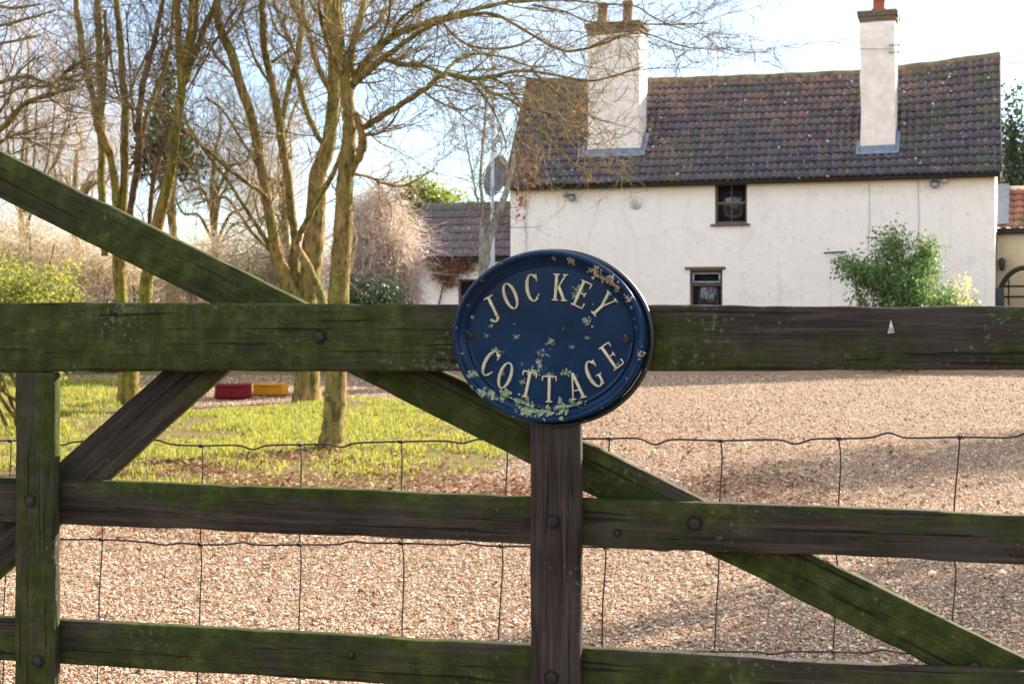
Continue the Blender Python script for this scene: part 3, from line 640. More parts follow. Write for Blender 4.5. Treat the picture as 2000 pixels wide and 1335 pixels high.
# ================================================================== cottage
HTAN = .365; HT = math.atan(HTAN); ch_, sh_ = math.cos(HT), math.sin(HT); YH = 33.75
def hl(x, y, b):     # pixel on the plane b metres behind the front wall -> local (x, z)
    X = (x - 1000) / F; Yc = (b + YH * ch_) / (X * sh_ + ch_); return Yc * X * ch_ - (Yc - YH) * sh_, CZ - (y - HY) * Yc / F
def hw(x, b, z): return (ch_ * x + sh_ * b, YH - sh_ * x + ch_ * b, z)
cot = empty('cottage', (0, YH, 0), -HT, label='long white rendered cottage with dark pantile roof and two tall chimneys', cat='cottage')
XL = hl(997, 400, 0)[0]; XR = hl(1943, 400, 0)[0]; DEP = 4.6
ZL = hl(997, 366, 0)[1]; ZR = hl(1943, 338, 0)[1]
RL, RR_ = hl(1030, 158, 2.3), hl(1952, 108, 2.3)
sagp = [hl(x, y, 2.3) for x, y in ((1030, 158), (1150, 160), (1300, 158), (1500, 151), (1680, 143), (1820, 127), (1952, 108))]
def ztop(x): return ZL + (ZR - ZL) * (x - XL) / (XR - XL)
def ridgez(x): return float(np.interp(x, [p[0] for p in sagp], [p[1] for p in sagp]))
# windows (local rects)
U0 = hl(1396, 358, 0); U1 = hl(1459, 436, 0); Lw0 = hl(1347, 527, 0); Lw1 = hl(1411, 527, 0)
wins = [(U0[0], U1[0], U1[1], U0[1]), (Lw0[0], Lw1[0], Lw0[1] - 1.35, Lw0[1])]
def wall_with_holes(mb, x0, x1, z0, ztopf, y, holes, rev=.16):
    xs = sorted(set([x0, x1] + [h[0] for h in holes] + [h[1] for h in holes] + list(np.linspace(x0, x1, 24)))); zs0 = sorted(set([z0] + [h[2] for h in holes] + [h[3] for h in holes]))
    for a, b in zip(xs[:-1], xs[1:]):
        zz = zs0 + [None]
        for k in range(len(zs0)):
            c, d = zs0[k], zz[k + 1]
            if d is not None and any(h[0] <= a + 1e-6 and h[1] >= b - 1e-6 and h[2] <= c + 1e-6 and h[3] >= d - 1e-6 for h in holes): continue
            da, db = (ztopf(a), ztopf(b)) if d is None else (d, d)
            mb.quads([(a, y, c), (b, y, c), (b, y, db), (a, y, da)], [(0, 1, 2, 3)])
    for h in holes:
        a, b, c, d = h; mb.quads([(a, y, c), (b, y, c), (b, y, d), (a, y, d), (a, y + rev, c), (b, y + rev, c), (b, y + rev, d), (a, y + rev, d)], [(0, 4, 5, 1), (1, 5, 6, 2), (2, 6, 7, 3), (3, 7, 4, 0)])
mb = MB(); wall_with_holes(mb, XL, XR, 0, ztop, 0, wins)
mb.quads([(XL, DEP, 0), (XR, DEP, 0), (XR, DEP, ZR), (XL, DEP, ZL)], [(0, 3, 2, 1)])
for x, zr, ze in ((XL, ridgez(XL) - .12, ZL), (XR, ridgez(XR) - .12, ZR)):
    mb.poly([(x, 0, 0), (x, DEP, 0), (x, DEP, ze), (x, 2.3, zr), (x, 0, ze)], [[0, 1, 2, 3, 4]])
mb.build('wall', M_wall, cot)

def tiled(name, PL0, PR0, PL1, PR1, nr, ncol, mat, parent, amp=.028, lip=.035, sag=None, nseg=7, profile='pan', up=1):
    """PL0/PR0 eave ends, PL1/PR1 ridge ends (local coords)"""
    PL0, PR0, PL1, PR1 = [np.array(p, float) for p in (PL0, PR0, PL1, PR1)]
    nrm = np.cross(PR0 - PL0, PL1 - PL0); nrm /= np.linalg.norm(nrm); nrm = nrm if nrm[2] > 0 else -nrm
    S_ = np.linspace(0, 1, ncol * nseg + 1); ph = (S_ * ncol) % 1.0
    wv = amp * (np.cos(2 * math.pi * (ph - .12)) * .6 + .4 * np.cos(4 * math.pi * (ph - .05)) * .5 + .5) if profile == 'pan' else amp * (np.clip(np.cos(2 * math.pi * ph), .2, 1))
    r2 = np.random.default_rng(5); V = []; UV = []; mb = MB()
    def pt(s, r): 
        p = (PL0 * (1 - s)[:, None] + PR0 * s[:, None]) * (1 - r) + (PL1 * (1 - s)[:, None] + PR1 * s[:, None]) * r
        if sag is not None: p = p + np.stack([0 * s, 0 * s, sag(p[:, 0]) * r], 1)
        return p
    for i in range(nr):
        jit = np.repeat(r2.normal(0, .006, ncol), nseg); jit = np.append(jit, jit[-1])
        r0, r1 = i / nr, (i + 1) / nr + .01
        a = pt(S_, r0 - .012) + nrm * (wv + lip + jit)[:, None]; a0 = pt(S_, r0 - .012) + nrm * (wv + jit)[:, None]; b = pt(S_, min(r1, 1.0)) + nrm * (wv + .002)[:, None]
        n = len(S_); base = mb.n; mb.addv(np.vstack([a0, a, b])); UV += [(s * ncol, i + .1) for s in S_] + [(s * ncol, i + .2) for s in S_] + [(s * ncol, i + .9) for s in S_]
        k = np.arange(n - 1)[:, None]
        mb.q.append(np.hstack([k, k + 1, k + n + 1, k + n]) + base); mb.q.append(np.hstack([k + n, k + n + 1, k + 2 * n + 1, k + 2 * n]) + base)
    return mb.build(name, mat, parent, False, UV)
EL = (XL - .10, -.18, ZL + .02); ER = (XR + .14, -.18, ZR + .02)
lin = lambda x: np.interp(x, [RL[0], RR_[0]], [RL[1], RR_[1]])
sagf = lambda x: np.interp(x, [p[0] for p in sagp], [p[1] for p in sagp]) - lin(x)
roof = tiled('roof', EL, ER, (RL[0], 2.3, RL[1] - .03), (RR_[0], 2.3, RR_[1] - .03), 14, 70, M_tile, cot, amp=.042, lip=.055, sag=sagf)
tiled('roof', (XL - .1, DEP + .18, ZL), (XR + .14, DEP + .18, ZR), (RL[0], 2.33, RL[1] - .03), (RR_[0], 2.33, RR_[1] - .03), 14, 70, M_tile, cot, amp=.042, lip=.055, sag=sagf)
mb = MB(); xs = np.linspace(RL[0] - .02, RR_[0] + .02, 70); P = np.array([(x, 2.31, ridgez(x) - .02 + .012 * ((k // 3) % 2)) for k, x in enumerate(xs)]); mb.tube(P, .105, 10); mb.build('ridge_tiles', M_ridge, roof, True)
mb = MB(); mb.quads([(EL[0] + .02, -.15, ZL - .10), (ER[0] - .02, -.15, ZR - .10), (ER[0] - .02, -.15, ZR + .035), (EL[0] + .02, -.15, ZL + .035), (EL[0] + .02, .0, ZL - .08), (ER[0] - .02, .0, ZR - .08), (ER[0] - .02, .02, ZR + .06), (EL[0] + .02, .02, ZL + .06)], [(0, 1, 2, 3), (0, 4, 5, 1), (3, 2, 6, 7), (0, 3, 7, 4), (1, 5, 6, 2)]); mb.build('fascia', M_fascia, cot)
for x, sgn, Pp in ((EL[0] + .03, -1, RL), (ER[0] - .03, 1, RR_)):   # verge boards
    mb = MB(); a = np.array([x, -.18, (ZL if sgn < 0 else ZR) - .01]); b = np.array([Pp[0], 2.3, Pp[1] - .05]); w = np.array([.03 * sgn, 0, 0]); d = np.array([0, 0, -.16])
    mb.quads([a, b, b + d, a + d, a + w, b + w, b + d + w, a + d + w], [(0, 1, 2, 3), (4, 7, 6, 5), (0, 4, 5, 1), (3, 2, 6, 7), (0, 3, 7, 4)]); mb.build('verge_board', M_cwall, cot)

def roofz(x, b): 
    r = (b + .18) / 2.48; return (ztop(x)) * (1 - r) + ridgez(x) * r
def solve_b(x, y):
    lo, hi = -.1, 2.3
    for _ in range(40):
        m_ = (lo + hi) / 2; q = hl(x, y, m_)
        if q[1] > roofz(q[0], m_): lo = m_
        else: hi = m_
    return lo
def rough_box(mb, x0, x1, y0, y1, zs, flare=None, jit=.012, seed=1):
    r = np.random.default_rng(seed); n = 8; rings = []
    for k, z in enumerate(zs):
        f = 0 if flare is None else flare[k]; c = [(x0 - f, y0 - f * .3), ((x0 + x1) / 2, y0 - f * .3), (x1 + f, y0 - f * .3), (x1 + f, (y0 + y1) / 2), (x1 + f, y1), ((x0 + x1) / 2, y1), (x0 - f, y1), (x0 - f, (y0 + y1) / 2)]
        rings += [(a + r.normal(0, jit), b + r.normal(0, jit), z) for a, b in c]
    K = len(zs); mb.quads(rings, [(k * n + i, k * n + (i + 1) % n, (k + 1) * n + (i + 1) % n, (k + 1) * n + i) for k in range(K - 1) for i in range(n)]); mb.ng.append([mb.n - n + i for i in range(n)]); mb.ng.append([mb.n - K * n + i for i in range(n)][::-1])
def bevel(o, w=.02, seg=2):
    b = o.modifiers.new('bevel', 'BEVEL'); b.width = w; b.segments = seg; b.limit_method = 'ANGLE'; return o
def lathe(mb, cx, cy, pr, n=16):
    V = [(cx + r * math.cos(2 * math.pi * k / n), cy + r * math.sin(2 * math.pi * k / n), z) for r, z in pr for k in range(n)]
    mb.quads(V, [(k * n + i, k * n + (i + 1) % n, (k + 1) * n + (i + 1) % n, (k + 1) * n + i) for k in range(len(pr) - 1) for i in range(n)])
def chimney(xl, xr, ybase, ytop_, ycap, dep, pots, flare, lab):
    b0 = solve_b((xl + xr) / 2, ybase); A = hl(xl, ybase, b0); B = hl(xr, ybase, b0); zt = hl(xl, ytop_, b0)[1]; zc = hl(xl, ycap, b0)[1]; zb_ = min(roofz(A[0], b0), roofz(B[0], b0)) - .25
    mb = MB(); zs = list(np.linspace(zb_, zt, 9)); fl = [flare * max(0, 1 - k * .35) for k in range(9)]
    rough_box(mb, A[0], B[0], b0, b0 + dep, zs, fl, .012, int(xl)); c = bevel(mb.build('chimney', M_chim, cot), .03)
    if lab: c['label'] = lab
    mb = MB(); zz = [zt, zt + .03, zt + (zc - zt) * .45, zt + (zc - zt) * .5, zc]; ff = [.0, .03, .03, .06, .05]
    rough_box(mb, A[0], B[0], b0, b0 + dep, zz, ff, .012, 3); bevel(mb.build('chimney_cap', M_brick, c), .015)
    for (pxx, pytop, pw, mt) in pots:
        q = hl(pxx, pytop, b0 + dep / 2); r = pw * 33 / F / 2; mb = MB(); z1 = q[1]; z0 = zc - .05
        lathe(mb, q[0], b0 + dep / 2, [(r * 1.5, z0), (r * 1.3, z0 + .12), (r, z0 + .16), (r * .95, z1 - .12), (r * 1.15, z1 - .10), (r * 1.15, z1 - .03), (r * .98, z1), (r * .8, z1), (r * .75, z1 - .2)]); mb.build('chimney_pot', mt, c, True)
    # lead flashing: apron in front and stepped sides lying on the roof
    w = .07; mb = MB(); f = flare
    def onr(x, b, up): return (x, b - .03, roofz(x, b) + up)
    xa, xb = A[0] - f - .01, B[0] + f + .01
    fb = b0 - .04
    V = [onr(xa - w, fb - .03, .125), onr(xb + w, fb - .03, .125), onr(xb + w, fb + .03, .13), onr(xa - w, fb + .03, .13), (xa, b0 - .035 - f * .3, roofz(xa, b0) + .24), (xb, b0 - .035 - f * .3, roofz(xb, b0) + .24)]
    mb.quads(V, [(0, 1, 2, 3), (3, 2, 5, 4)])
    for sx, xx in ((-1, xa), (1, xb)):
        n = 5; V = []
        for k in range(n + 1):
            bb = fb + (dep + .12) * k / n * (.55 if sx > 0 else .35); V += [onr(xx + sx * w * 1.2, bb, .125), onr(xx, bb, .13), (xx - sx * .0, bb, roofz(xx, bb) + .25)]
        mb.quads(V, [(3 * k, 3 * k + 3, 3 * k + 4, 3 * k + 1) for k in range(n)] + [(3 * k + 1, 3 * k + 4, 3 * k + 5, 3 * k + 2) for k in range(n)])
    mb.build('lead_flashing', M_lead, c)
    return c
chimney(1147, 1248, 310, 68, 46, .80, [(1177, 6, 20, M_pot), (1226, 2, 20, M_pot)], .06, 'wide pale chimney with two clay pots and brick cap')
ch2 = chimney(1680, 1748, 305, 44, 22, .70, [(1717, -12, 22, M_potr)], .0, 'narrow pale chimney with a single red pot')
# aerial rod and strap on the narrow chimney
b2 = solve_b(1714, 305); q0 = hl(1753, 205, b2 + .1); q1 = hl(1754, -40, b2 + .1); mb = MB(); mb.tube([(q0[0], b2 + .1, q0[1]), (q1[0], b2 + .1, q1[1])], .012, 6)
for yy in (88, 102):
    qa = hl(1736, yy, b2 - .03); qb = hl(1757, yy, b2 - .03); mb.tube([(qa[0], b2 - .03, qa[1]), (qb[0] + .02, b2 - .02, qb[1])], .018, 6)
qa = hl(1677, 95, b2 - .02); qb = hl(1752, 96, b2 - .02); mb.tube([(qa[0], b2 - .015, qa[1]), (qb[0], b2 - .015, qb[1])], .007, 5)
mb.build('aerial_mast', M_grey, ch2)

def window(rect, y, parent, rail_z, vbars, sill=True, vent=False, name='window'):
    x0, x1, z0, z1 = rect; w = .055; f = MB()
    for bx in ((x0, x1, z0, z0 + w), (x0, x1, z1 - w, z1), (x0, x0 + w, z0 + w, z1 - w), (x1 - w, x1, z0 + w, z1 - w)): f.box(bx[0], bx[1], y, y + .07, bx[2], bx[3])
    f.box(x0 + w, x1 - w, y + .004, y + .066, rail_z - .03, rail_z + .03)
    for (vx_, za, zb_) in vbars: f.box(vx_ - .012, vx_ + .012, y + .01, y + .05, za + w, zb_ - .03)
    fr = f.build(name, M_frame, parent); bevel(fr, .006)
    g = MB(); g.box(x0 + w, x1 - w, y + .03, y + .036, z0 + w, z1 - w); g.build('pane', M_glass, fr)
    s = MB(); s.box(x0 - .09, x1 + .07, y - .16, y + .01, z0 - .055, z0 - .003); bevel(s.build('sill', M_frame, fr), .008)
    return fr
xm = (wins[0][0] + wins[0][1]) / 2; zmid = hl(1428, 396, 0)[1]
window(wins[0], .09, cot, zmid, [(xm, wins[0][2], zmid), (xm, zmid, wins[0][3])])
fr = window(wins[1], .09, cot, hl(1380, 556, 0)[1], [])
mb = MB(); a = hl(1338, 523, 0); b = hl(1417, 523, 0); mb.box(a[0], b[0], -.04, .1, wins[1][3] + .003, wins[1][3] + .07); bevel(mb.build('lintel', M_frame, cot), .01)
mb = MB(); zt_ = wins[1][3] - .07; zb_ = hl(1380, 552, 0)[1]; x0, x1 = wins[1][0] + .06, wins[1][1] - .06
for bx in ((x0, x1, zt_ - .03, zt_), (x0, x1, zb_, zb_ + .035), (x0, x0 + .035, zb_ + .035, zt_ - .03), (x1 - .035, x1, zb_ + .035, zt_ - .03)): mb.box(bx[0], bx[1], .05, .088, bx[2], bx[3])
mb.build('vent_sash', M_grey, fr)
mb = MB(); mb.box(wins[0][0] - .03, wins[0][1] + .03, -.03, .1, wins[0][3] + .003, wins[0][3] + .05); mb.build('lintel', M_frame, cot)
q = hl(1025, 385, 0); mb = MB(); mb.tube([(q[0], -.05, q[1] + .3), (q[0], -.05, .1)], .035, 10); mb.build('downpipe', M_white, cot, True)
for xx in (1697, 1793):
    q = hl(xx, 350, 0); mb = MB(); mb.tube([(q[0], -.008, q[1] + .1), (q[0] + .02, -.008, q[1] - .9), (q[0] - .02, -.008, q[1] - 1.6)], .006, 5); mb.build('wall_cable', M_grey, cot)

# ---- fittings on the wall
def hobj(name, pxx, pyy, b, **k):
    q = hl(pxx, pyy, b); w = hw(q[0], b, q[1]); return empty(name, w, -HT, **k)
def floodlight(pxx, pyy, side, lab):
    e = hobj('floodlight', pxx, pyy, 0, label=lab, cat='wall light', group='floodlights under the eaves')
    m1 = MB(); m1.tube([(0, -.02, -.0), (0, -.05, -.0), (0, -.14, -.03)], [.06, .07, .095], 14); m1.build('lamp_housing', M_black, e, True)
    m2 = MB(); n = 14; V = [(0, -.160, -.035)] + [(.078 * math.cos(6.2832 * k / n), -.1435 - .002, -.033 + .078 * math.sin(6.2832 * k / n)) for k in range(n)]; m2.tris(V, [(0, 1 + (i + 1) % n, 1 + i) for i in range(n)]); m2.build('lens', M_lampglass, e, True)
    m3 = MB(); m3.tube([(side * .06, -.03, .02), (side * .20, -.05, .05)], .018, 8); m3.tube([(side * .17, -.0, .05), (side * .20, -.09, .04), (side * .24, -.12, .03)], [.055, .055, .04], 10); m3.build('motion_sensor', M_grey, e, True)
floodlight(1120, 384, -1, 'small black floodlight left of the round wall vent')
floodlight(1826, 358, 1, 'small black floodlight at the right end under the eaves')
e = hobj('wall_vent', 1242, 396, 0, label='round grey vent cover on the white wall between floodlight and upper window', cat='vent')
mb = MB(); pr = [(.155, 0), (.155, -.03), (.13, -.06), (.08, -.075), (.0, -.08)]; n = 24
V = [(r * math.cos(6.2832 * k / n), y, r * math.sin(6.2832 * k / n)) for r, y in pr for k in range(n)]; mb.quads(V, [(k * n + i, (k + 1) * n + i, (k + 1) * n + (i + 1) % n, k * n + (i + 1) % n) for k in range(4) for i in range(n)]); mb.build('cover', M_white, e, True)
mb = MB(); 
for k in range(-2, 3): mb.tube([(-.09 + abs(k) * .015, -.084, k * .03), (.09 - abs(k) * .015, -.084, k * .03)], .005, 5)
mb.build('vent_slots', M_grey, e)
e = hobj('wall_bracket', 1632, 494, 0, label='thin dark horizontal rod sticking from wall above the green shrub', cat='bracket')
mb = MB(); mb.tube([(-.25, -.12, 0), (.25, -.10, .02)], .018, 8); mb.tube([(-.05, 0, 0), (-.05, -.12, 0)], .015, 6); mb.build('rod', M_iron, e, True)
# satellite dish on the left gable, seen from behind
e = hobj('satellite_dish', 971, 345, .7, label='dark grey satellite dish on the left gable beside the tall pole', cat='satellite dish')
mb = MB(); n = 28; V = []; ax = Vector((-.45, -.85, .25)).normalized(); ux = ax.cross(Vector((0, 0, 1))).normalized(); uz = ux.cross(ax)
for r in (0.001, .2, .36, .5, .6):
    for k in range(n):
        a = 6.2832 * k / n; p = ux * (r * .72 * math.cos(a)) + uz * (r * .9 * math.sin(a)) - ax * (.42 * (.25 - r * r)); V.append(tuple(p))
mb.quads(V, [(k * n + i, (k + 1) * n + i, (k + 1) * n + (i + 1) % n, k * n + (i + 1) % n) for k in range(4) for i in range(n)])
o = mb.build('reflector', simple('dish_grey', (.085, .11, .14), .5), e, True); sd = o.modifiers.new('s', 'SOLIDIFY'); sd.thickness = .012
mb = MB(); mb.tube([tuple(-ax * .1), (.25, .1, -.25), (.33, .1, -.25)], .025, 8); mb.tube([tuple(-uz * .4), tuple(ax * .45 - uz * .1)], .012, 6); mb.build('mount_arm', M_grey, e, True)
# tall pole
pb = px(962, 600, 31.0); e = empty('aerial_pole', (pb[0], 31.0, 0), 0, label='tall thin grey pole standing left of the cottage gable', cat='pole')
mb = MB(); zt_ = px(962, 35, 31.)[2]; mb.tube([(0, 0, 0), (0, 0, 2.5), (.0, 0, zt_)], [.055, .05, .022], 10); mb.build('mast', M_pole, e, True)
mb = MB(); mb.tube([(-.02, 0, px(0, 375, 31)[2]), (.45, .5, px(0, 372, 31)[2])], .02, 6); mb.build('stay', M_pole, e)
# aerial on the right behind the roof
b = hl(1962, 130, 2.6); w = hw(b[0], 2.6, 0); e = empty('roof_aerial', (w[0], w[1], 5.3), -HT, label='small thin television aerial beyond the right end of the roof', cat='aerial')
mb = MB(); q = b[1] - 5.3; mb.tube([(0.5, 0, -1.3), (.5, 0, q + .1)], .014, 6); mb.tube([(.5, 0, q - .15), (.2, 0, q - .18), (0, 0, q - .16)], .008, 5); mb.tube([(.05, 0, q + .08), (.75, 0, q + .05)], .01, 5)
for k in range(5): mb.tube([(.1 + .14 * k, -.15, q + .08), (.1 + .14 * k, .15, q + .06)], .006, 4)
mb.build('antenna', M_grey, e)

# ---- outbuilding at the left
bA = 1.4; ann = empty('low_outbuilding', (0, YH, 0), -HT, label='low white outbuilding with purplish tiles adjoining the left of cottage', cat='outbuilding')
a0 = hl(812, 505, bA); a1 = hl(996, 505, bA); x0, x1 = a0[0], XL - .02; zE = a0[1]; rL = hl(824, 398, bA + 1.5); zR = rL[1]; eL = hl(797, 500, bA - .15)
w0_, w1_ = hl(895, 545, bA), hl(938, 545, bA)
mb = MB(); wall_with_holes(mb, x0, x1, 0, lambda x: zE, bA, [(w0_[0], w1_[0], .9, w0_[1])], .1)
mb.poly([(x0, bA, 0), (x0, bA + 3, 0), (x0, bA + 3, zE), (x0, bA + 1.5, zR - .1), (x0, bA, zE)], [[0, 1, 2, 3, 4]]); mb.quads([(x0, bA + 3, 0), (x1, bA + 3, 0), (x1, bA + 3, zE), (x0, bA + 3, zE)], [(0, 1, 2, 3)])
mb.build('wall', M_wall, ann)
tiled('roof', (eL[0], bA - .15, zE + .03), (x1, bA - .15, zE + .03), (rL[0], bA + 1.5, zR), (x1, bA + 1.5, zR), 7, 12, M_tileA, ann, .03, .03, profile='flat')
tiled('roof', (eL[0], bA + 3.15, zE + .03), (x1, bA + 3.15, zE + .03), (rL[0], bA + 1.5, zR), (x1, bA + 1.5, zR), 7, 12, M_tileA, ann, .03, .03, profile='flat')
mb = MB(); mb.box(eL[0] + .03, x1, bA - .13, bA - .02, zE - .10, zE + .03); mb.build('fascia', M_fascia, ann)
window((w0_[0], w1_[0], .9, w0_[1]), bA + .05, ann, w0_[1] - .45, [])
mb = MB(); mb.tube([(x0 + .05, bA - .06, zE), (x0 + .05, bA - .06, 0)], .045, 8); mb.build('downpipe', M_black, ann, True)
# ---- extension at the right
bE = 1.6; ext = empty('orange_roofed_extension', (0, YH, 0), -HT, label='cream walled extension with orange tiled roof at far right', cat='extension')
q0 = hl(1953, 447, bE); qr = hl(1957, 370, bE + 2.2); x0 = XR + .02; x1 = x0 + 5
mb = MB(); mb.box(x0, x1, bE, bE + 4.2, 0, q0[1]); mb.build('wall', M_cwall, ext)
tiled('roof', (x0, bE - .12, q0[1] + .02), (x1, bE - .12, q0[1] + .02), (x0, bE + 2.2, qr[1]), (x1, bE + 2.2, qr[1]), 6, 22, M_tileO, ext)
mb = MB(); mb.box(x0, x1, bE - .10, bE - .004, q0[1] - .12, q0[1] + .01); mb.build('fascia', M_fascia, ext)
mb = MB(); mb.box(x0, x1, bE + 2.1, bE + 2.32, qr[1] - .1, qr[1] + .07); bevel(mb.build('coping', M_chim, ext), .03)
mb = MB(); z_a, z_b = q0[1] + .05, qr[1] + .05
mb.quads([(x0 + .002, bE - .1, z_a + .06), (x0 + .26, bE - .1, z_a + .06), (x0 + .26, bE + 2.1, z_b + .08), (x0 + .002, bE + 2.1, z_b + .08)], [(0, 1, 2, 3)]); mb.build('lead_flashing', M_lead, ext)
q = hl(1955, 512, bE); w = hw(q[0] + .02, bE, q[1]); e = empty('wall_lantern', w, -HT, label='small dark lantern fixed to the cream wall at far right', cat='lantern')
mb = MB(); mb.tube([(0, 0, .08), (0, -.14, .08)], .012, 6); lathe(mb, 0, -.14, [(.01, .1), (.08, .05), (.085, .04), (.06, -.16), (.03, -.2)], 6); mb.build('lantern_body', M_black, e)
q = hl(2003, 590, .6); w = hw(q[0], .6, 0); e = empty('arched_iron_frame', w, -HT, label='dark arched iron frame with level bars at far right edge', cat='iron frame')
rr_ = q[0] - hl(1950, 590, .6)[0]; zc = q[1]
mb = MB(); P = [(rr_ * math.cos(t), 0, zc + rr_ * 1.35 * math.sin(t)) for t in np.linspace(math.pi, 0, 24)]; P = [(-rr_, 0, 0)] + P + [(rr_, 0, 0)]; mb.tube(P, .055, 8); mb.build('arch', M_iron, e, True)
for zz in (zc + .35, zc + .12, zc - .3, zc - .7): mb = MB(); mb.tube([(-rr_ + .03, .0, zz), (rr_ - .03, .0, zz)], .024, 6); mb.build('bar', M_iron, e, True)
for xx in (-rr_ * .62, 0, rr_ * .62): mb = MB(); mb.tube([(xx, .02, 0), (xx, .02, zc + rr_ * .9)], .018, 6); mb.build('spindle', M_iron, e, True)
mb = MB(); rough_box(mb, -rr_ - .16, -rr_ + .12, -.1, .12, [0, .6, zc, zc + .32], None, .01, 4); bevel(mb.build('end_post', M_black, e), .03)

# ================================================================== plants
def norm(v): return v / (np.linalg.norm(v, axis=-1, keepdims=True) + 1e-12)
def grow(P0, D0, L, R0, K=6, wander=.35, up=.1, tip=.35):
    N = len(P0); P = np.empty((N, K, 3)); P[:, 0] = P0; d = norm(D0); st = (L / (K - 1))[:, None]
    for k in range(1, K):
        d = norm(d + rng.normal(0, wander, (N, 3)) + np.array([0, 0, up])); P[:, k] = P[:, k - 1] + d * st
    return P, R0[:, None] * np.linspace(1, tip, K)[None]
def spawn(P, Rr, n, spread=.9, lo=.15):
    N, K, _ = P.shape; i = rng.integers(0, N, n); t = (lo + (1 - lo) * rng.random(n)) * (K - 1.001); k = t.astype(int); f = (t - k)[:, None]
    p = P[i, k] * (1 - f) + P[i, k + 1] * f; d = norm(P[i, k + 1] - P[i, k]); r = Rr[i, k]
    return p, norm(d + rng.normal(0, spread, (n, 3))), r
def tree(name, base, D, limbs, label, mat_t, mat_c, n1, n2, n3, up=.10, l1=(.6, 1.7), l2=(.25, .8), l3=(.08, .35), group=None, kmin=.35, bias=None, cat='tree', red=None, out=None):
    bx, by = (base[0] - 1000) / F * D, D; e = empty(name, (bx, by, 0), 0, label=label, cat=cat, group=group); off = np.array([bx, by, 0])
    tr = MB(); trr = MB(); SP = []; SR = []
    for li, l in enumerate(limbs):
        pts, d0, d1 = l[0], l[1], l[2]; q = catmull([(a, b, c) for a, b, c in pts], 5); s = np.linspace(0, 1, len(q)); dep = D + d0 + (d1 - d0) * s
        W = np.stack([(q[:, 0] - 1000) / F * dep, dep, CZ - (q[:, 1] - HY) / F * dep], 1) - off; r = np.maximum(q[:, 2], .6) * dep / F
        r = r * .93; W += rng.normal(0, 1, W.shape) * (r * np.where(r > .06, .045, .10))[:, None]; rj = r * (1 + rng.normal(0, 1, len(r)) * np.where(r > .06, .03, .07))
        (trr if (red and li in red) else tr).tube(W, rj, 10 if r.max() > .05 else 7)
        if len(l) > 3 and l[3] == 0: continue
        m_ = 24; ii = np.linspace(0, len(W) - 1, m_); a = np.stack([np.interp(ii, np.arange(len(W)), W[:, k]) for k in range(3)], 1); lo = int(m_ * kmin) if r.max() > .05 else 0
        for k in range(lo, m_ - 1): SP.append([a[k], a[k + 1]]); SR.append([np.interp(ii[k], np.arange(len(W)), r)] * 2)
    tr.build('trunk', mat_t, e, True)
    if trr.n: trr.build('limb', M_barkR, e, True)['label'] = 'reddish brown limbs of the same tree'
    SP = np.array(SP); SR = np.array(SR)
    cm = MB()
    p, d, r = spawn(SP, SR, n1, .8, 0)
    
    if bias is not None: d = norm(d + np.array(bias))
    L = rng.uniform(*l1, n1); P1, R1 = grow(p, d, L, np.clip(r * .4, .0035, .009), 8, .22, up, .3); cm.tubes(P1, R1, 4)
    p, d, r = spawn(P1, R1, n2, .75); P2, R2 = grow(p, d, rng.uniform(*l2, n2), np.clip(r * .7, .0028, .007), 6, .25, up * .6, .4); cm.tubes(P2, R2, 3)
    p, d, r = spawn(P2, R2, n3, .8); P3, R3 = grow(p, d, rng.uniform(*l3, n3), np.full(n3, .0025), 4, .25, up * .4, .5); cm.tubes(P3, R3, 3)
    cm.build('crown', mat_c, e); return e, off

DL = 18.3
L_l = [([(252, 800, 25), (252, 735, 22), (246, 660, 21), (238, 590, 13), (232, 520, 14), (230, 440, 13), (229, 395, 10)], 0, 0, 0),
       ([(229, 400, 9), (222, 340, 8), (211, 292, 8), (190, 240, 8), (180, 180, 7), (164, 121, 7), (155, 54, 6.5), (148, 0, 6), (140, -120, 4), (136, -240, 2)], 0, -.6),
       ([(205, 500, 7), (200, 382, 8), (198, 270, 8.5), (195, 135, 8), (193, 67, 7.5), (191, 0, 7), (196, -120, 5), (206, -260, 2)], 0, .5),
       ([(236, 470, 9), (241, 395, 9), (243, 292, 9), (245, 225, 9), (240, 157, 8), (234, 67, 7), (227, 0, 6), (222, -130, 4), (210, -250, 2)], 0, .3),
       ([(246, 470, 8), (256, 404, 7), (270, 314, 7.5), (272, 225, 7), (281, 157, 6), (299, 90, 5.5), (319, 0, 4.5), (345, -120, 3), (352, -220, 1.5)], 0, -.5),
       ([(255, 700, 15), (270, 640, 14), (283, 584, 14), (289, 530, 13), (305, 450, 13), (325, 370, 12), (336, 310, 11), (344, 251, 10), (353, 180, 9), (350, 90, 7), (346, 0, 6), (340, -150, 4)], 0, -.3),
       ([(351, 190, 7), (359, 140, 7), (373, 90, 6.5), (386, 0, 6), (395, -140, 4)], -.2, .4),
       ([(352, 150, 5), (366, 80, 6), (374, 27, 5), (377, -100, 3)], -.2, -.7),
       ([(345, 240, 7), (359, 170, 7), (380, 110, 7), (404, 45, 7), (424, 0, 6), (450, -120, 3)], -.2, .8),
       ([(290, 470, 5), (292, 431, 5), (299, 359, 5), (323, 270, 5), (338, 232, 4)], 0, 0),
       ([(268, 330, 5), (287, 225, 5), (310, 165, 5), (323, 130, 4.5), (334, 72, 4), (340, 0, 3)], 0, 1.0),
       ([(205, 20, 4), (208, 100, 4), (203, 190, 4), (197, 260, 4)], .2, .1), ([(252, 190, 3), (265, 150, 2.5), (290, 105, 2.5), (340, 45, 2)], 0, .6),
       ([(236, 200, 2.5), (220, 140, 2.5), (210, 60, 2)], 0, -.4), ([(262, 260, 2.5), (252, 110, 2), (246, 20, 1.5)], -.2, -.8)]
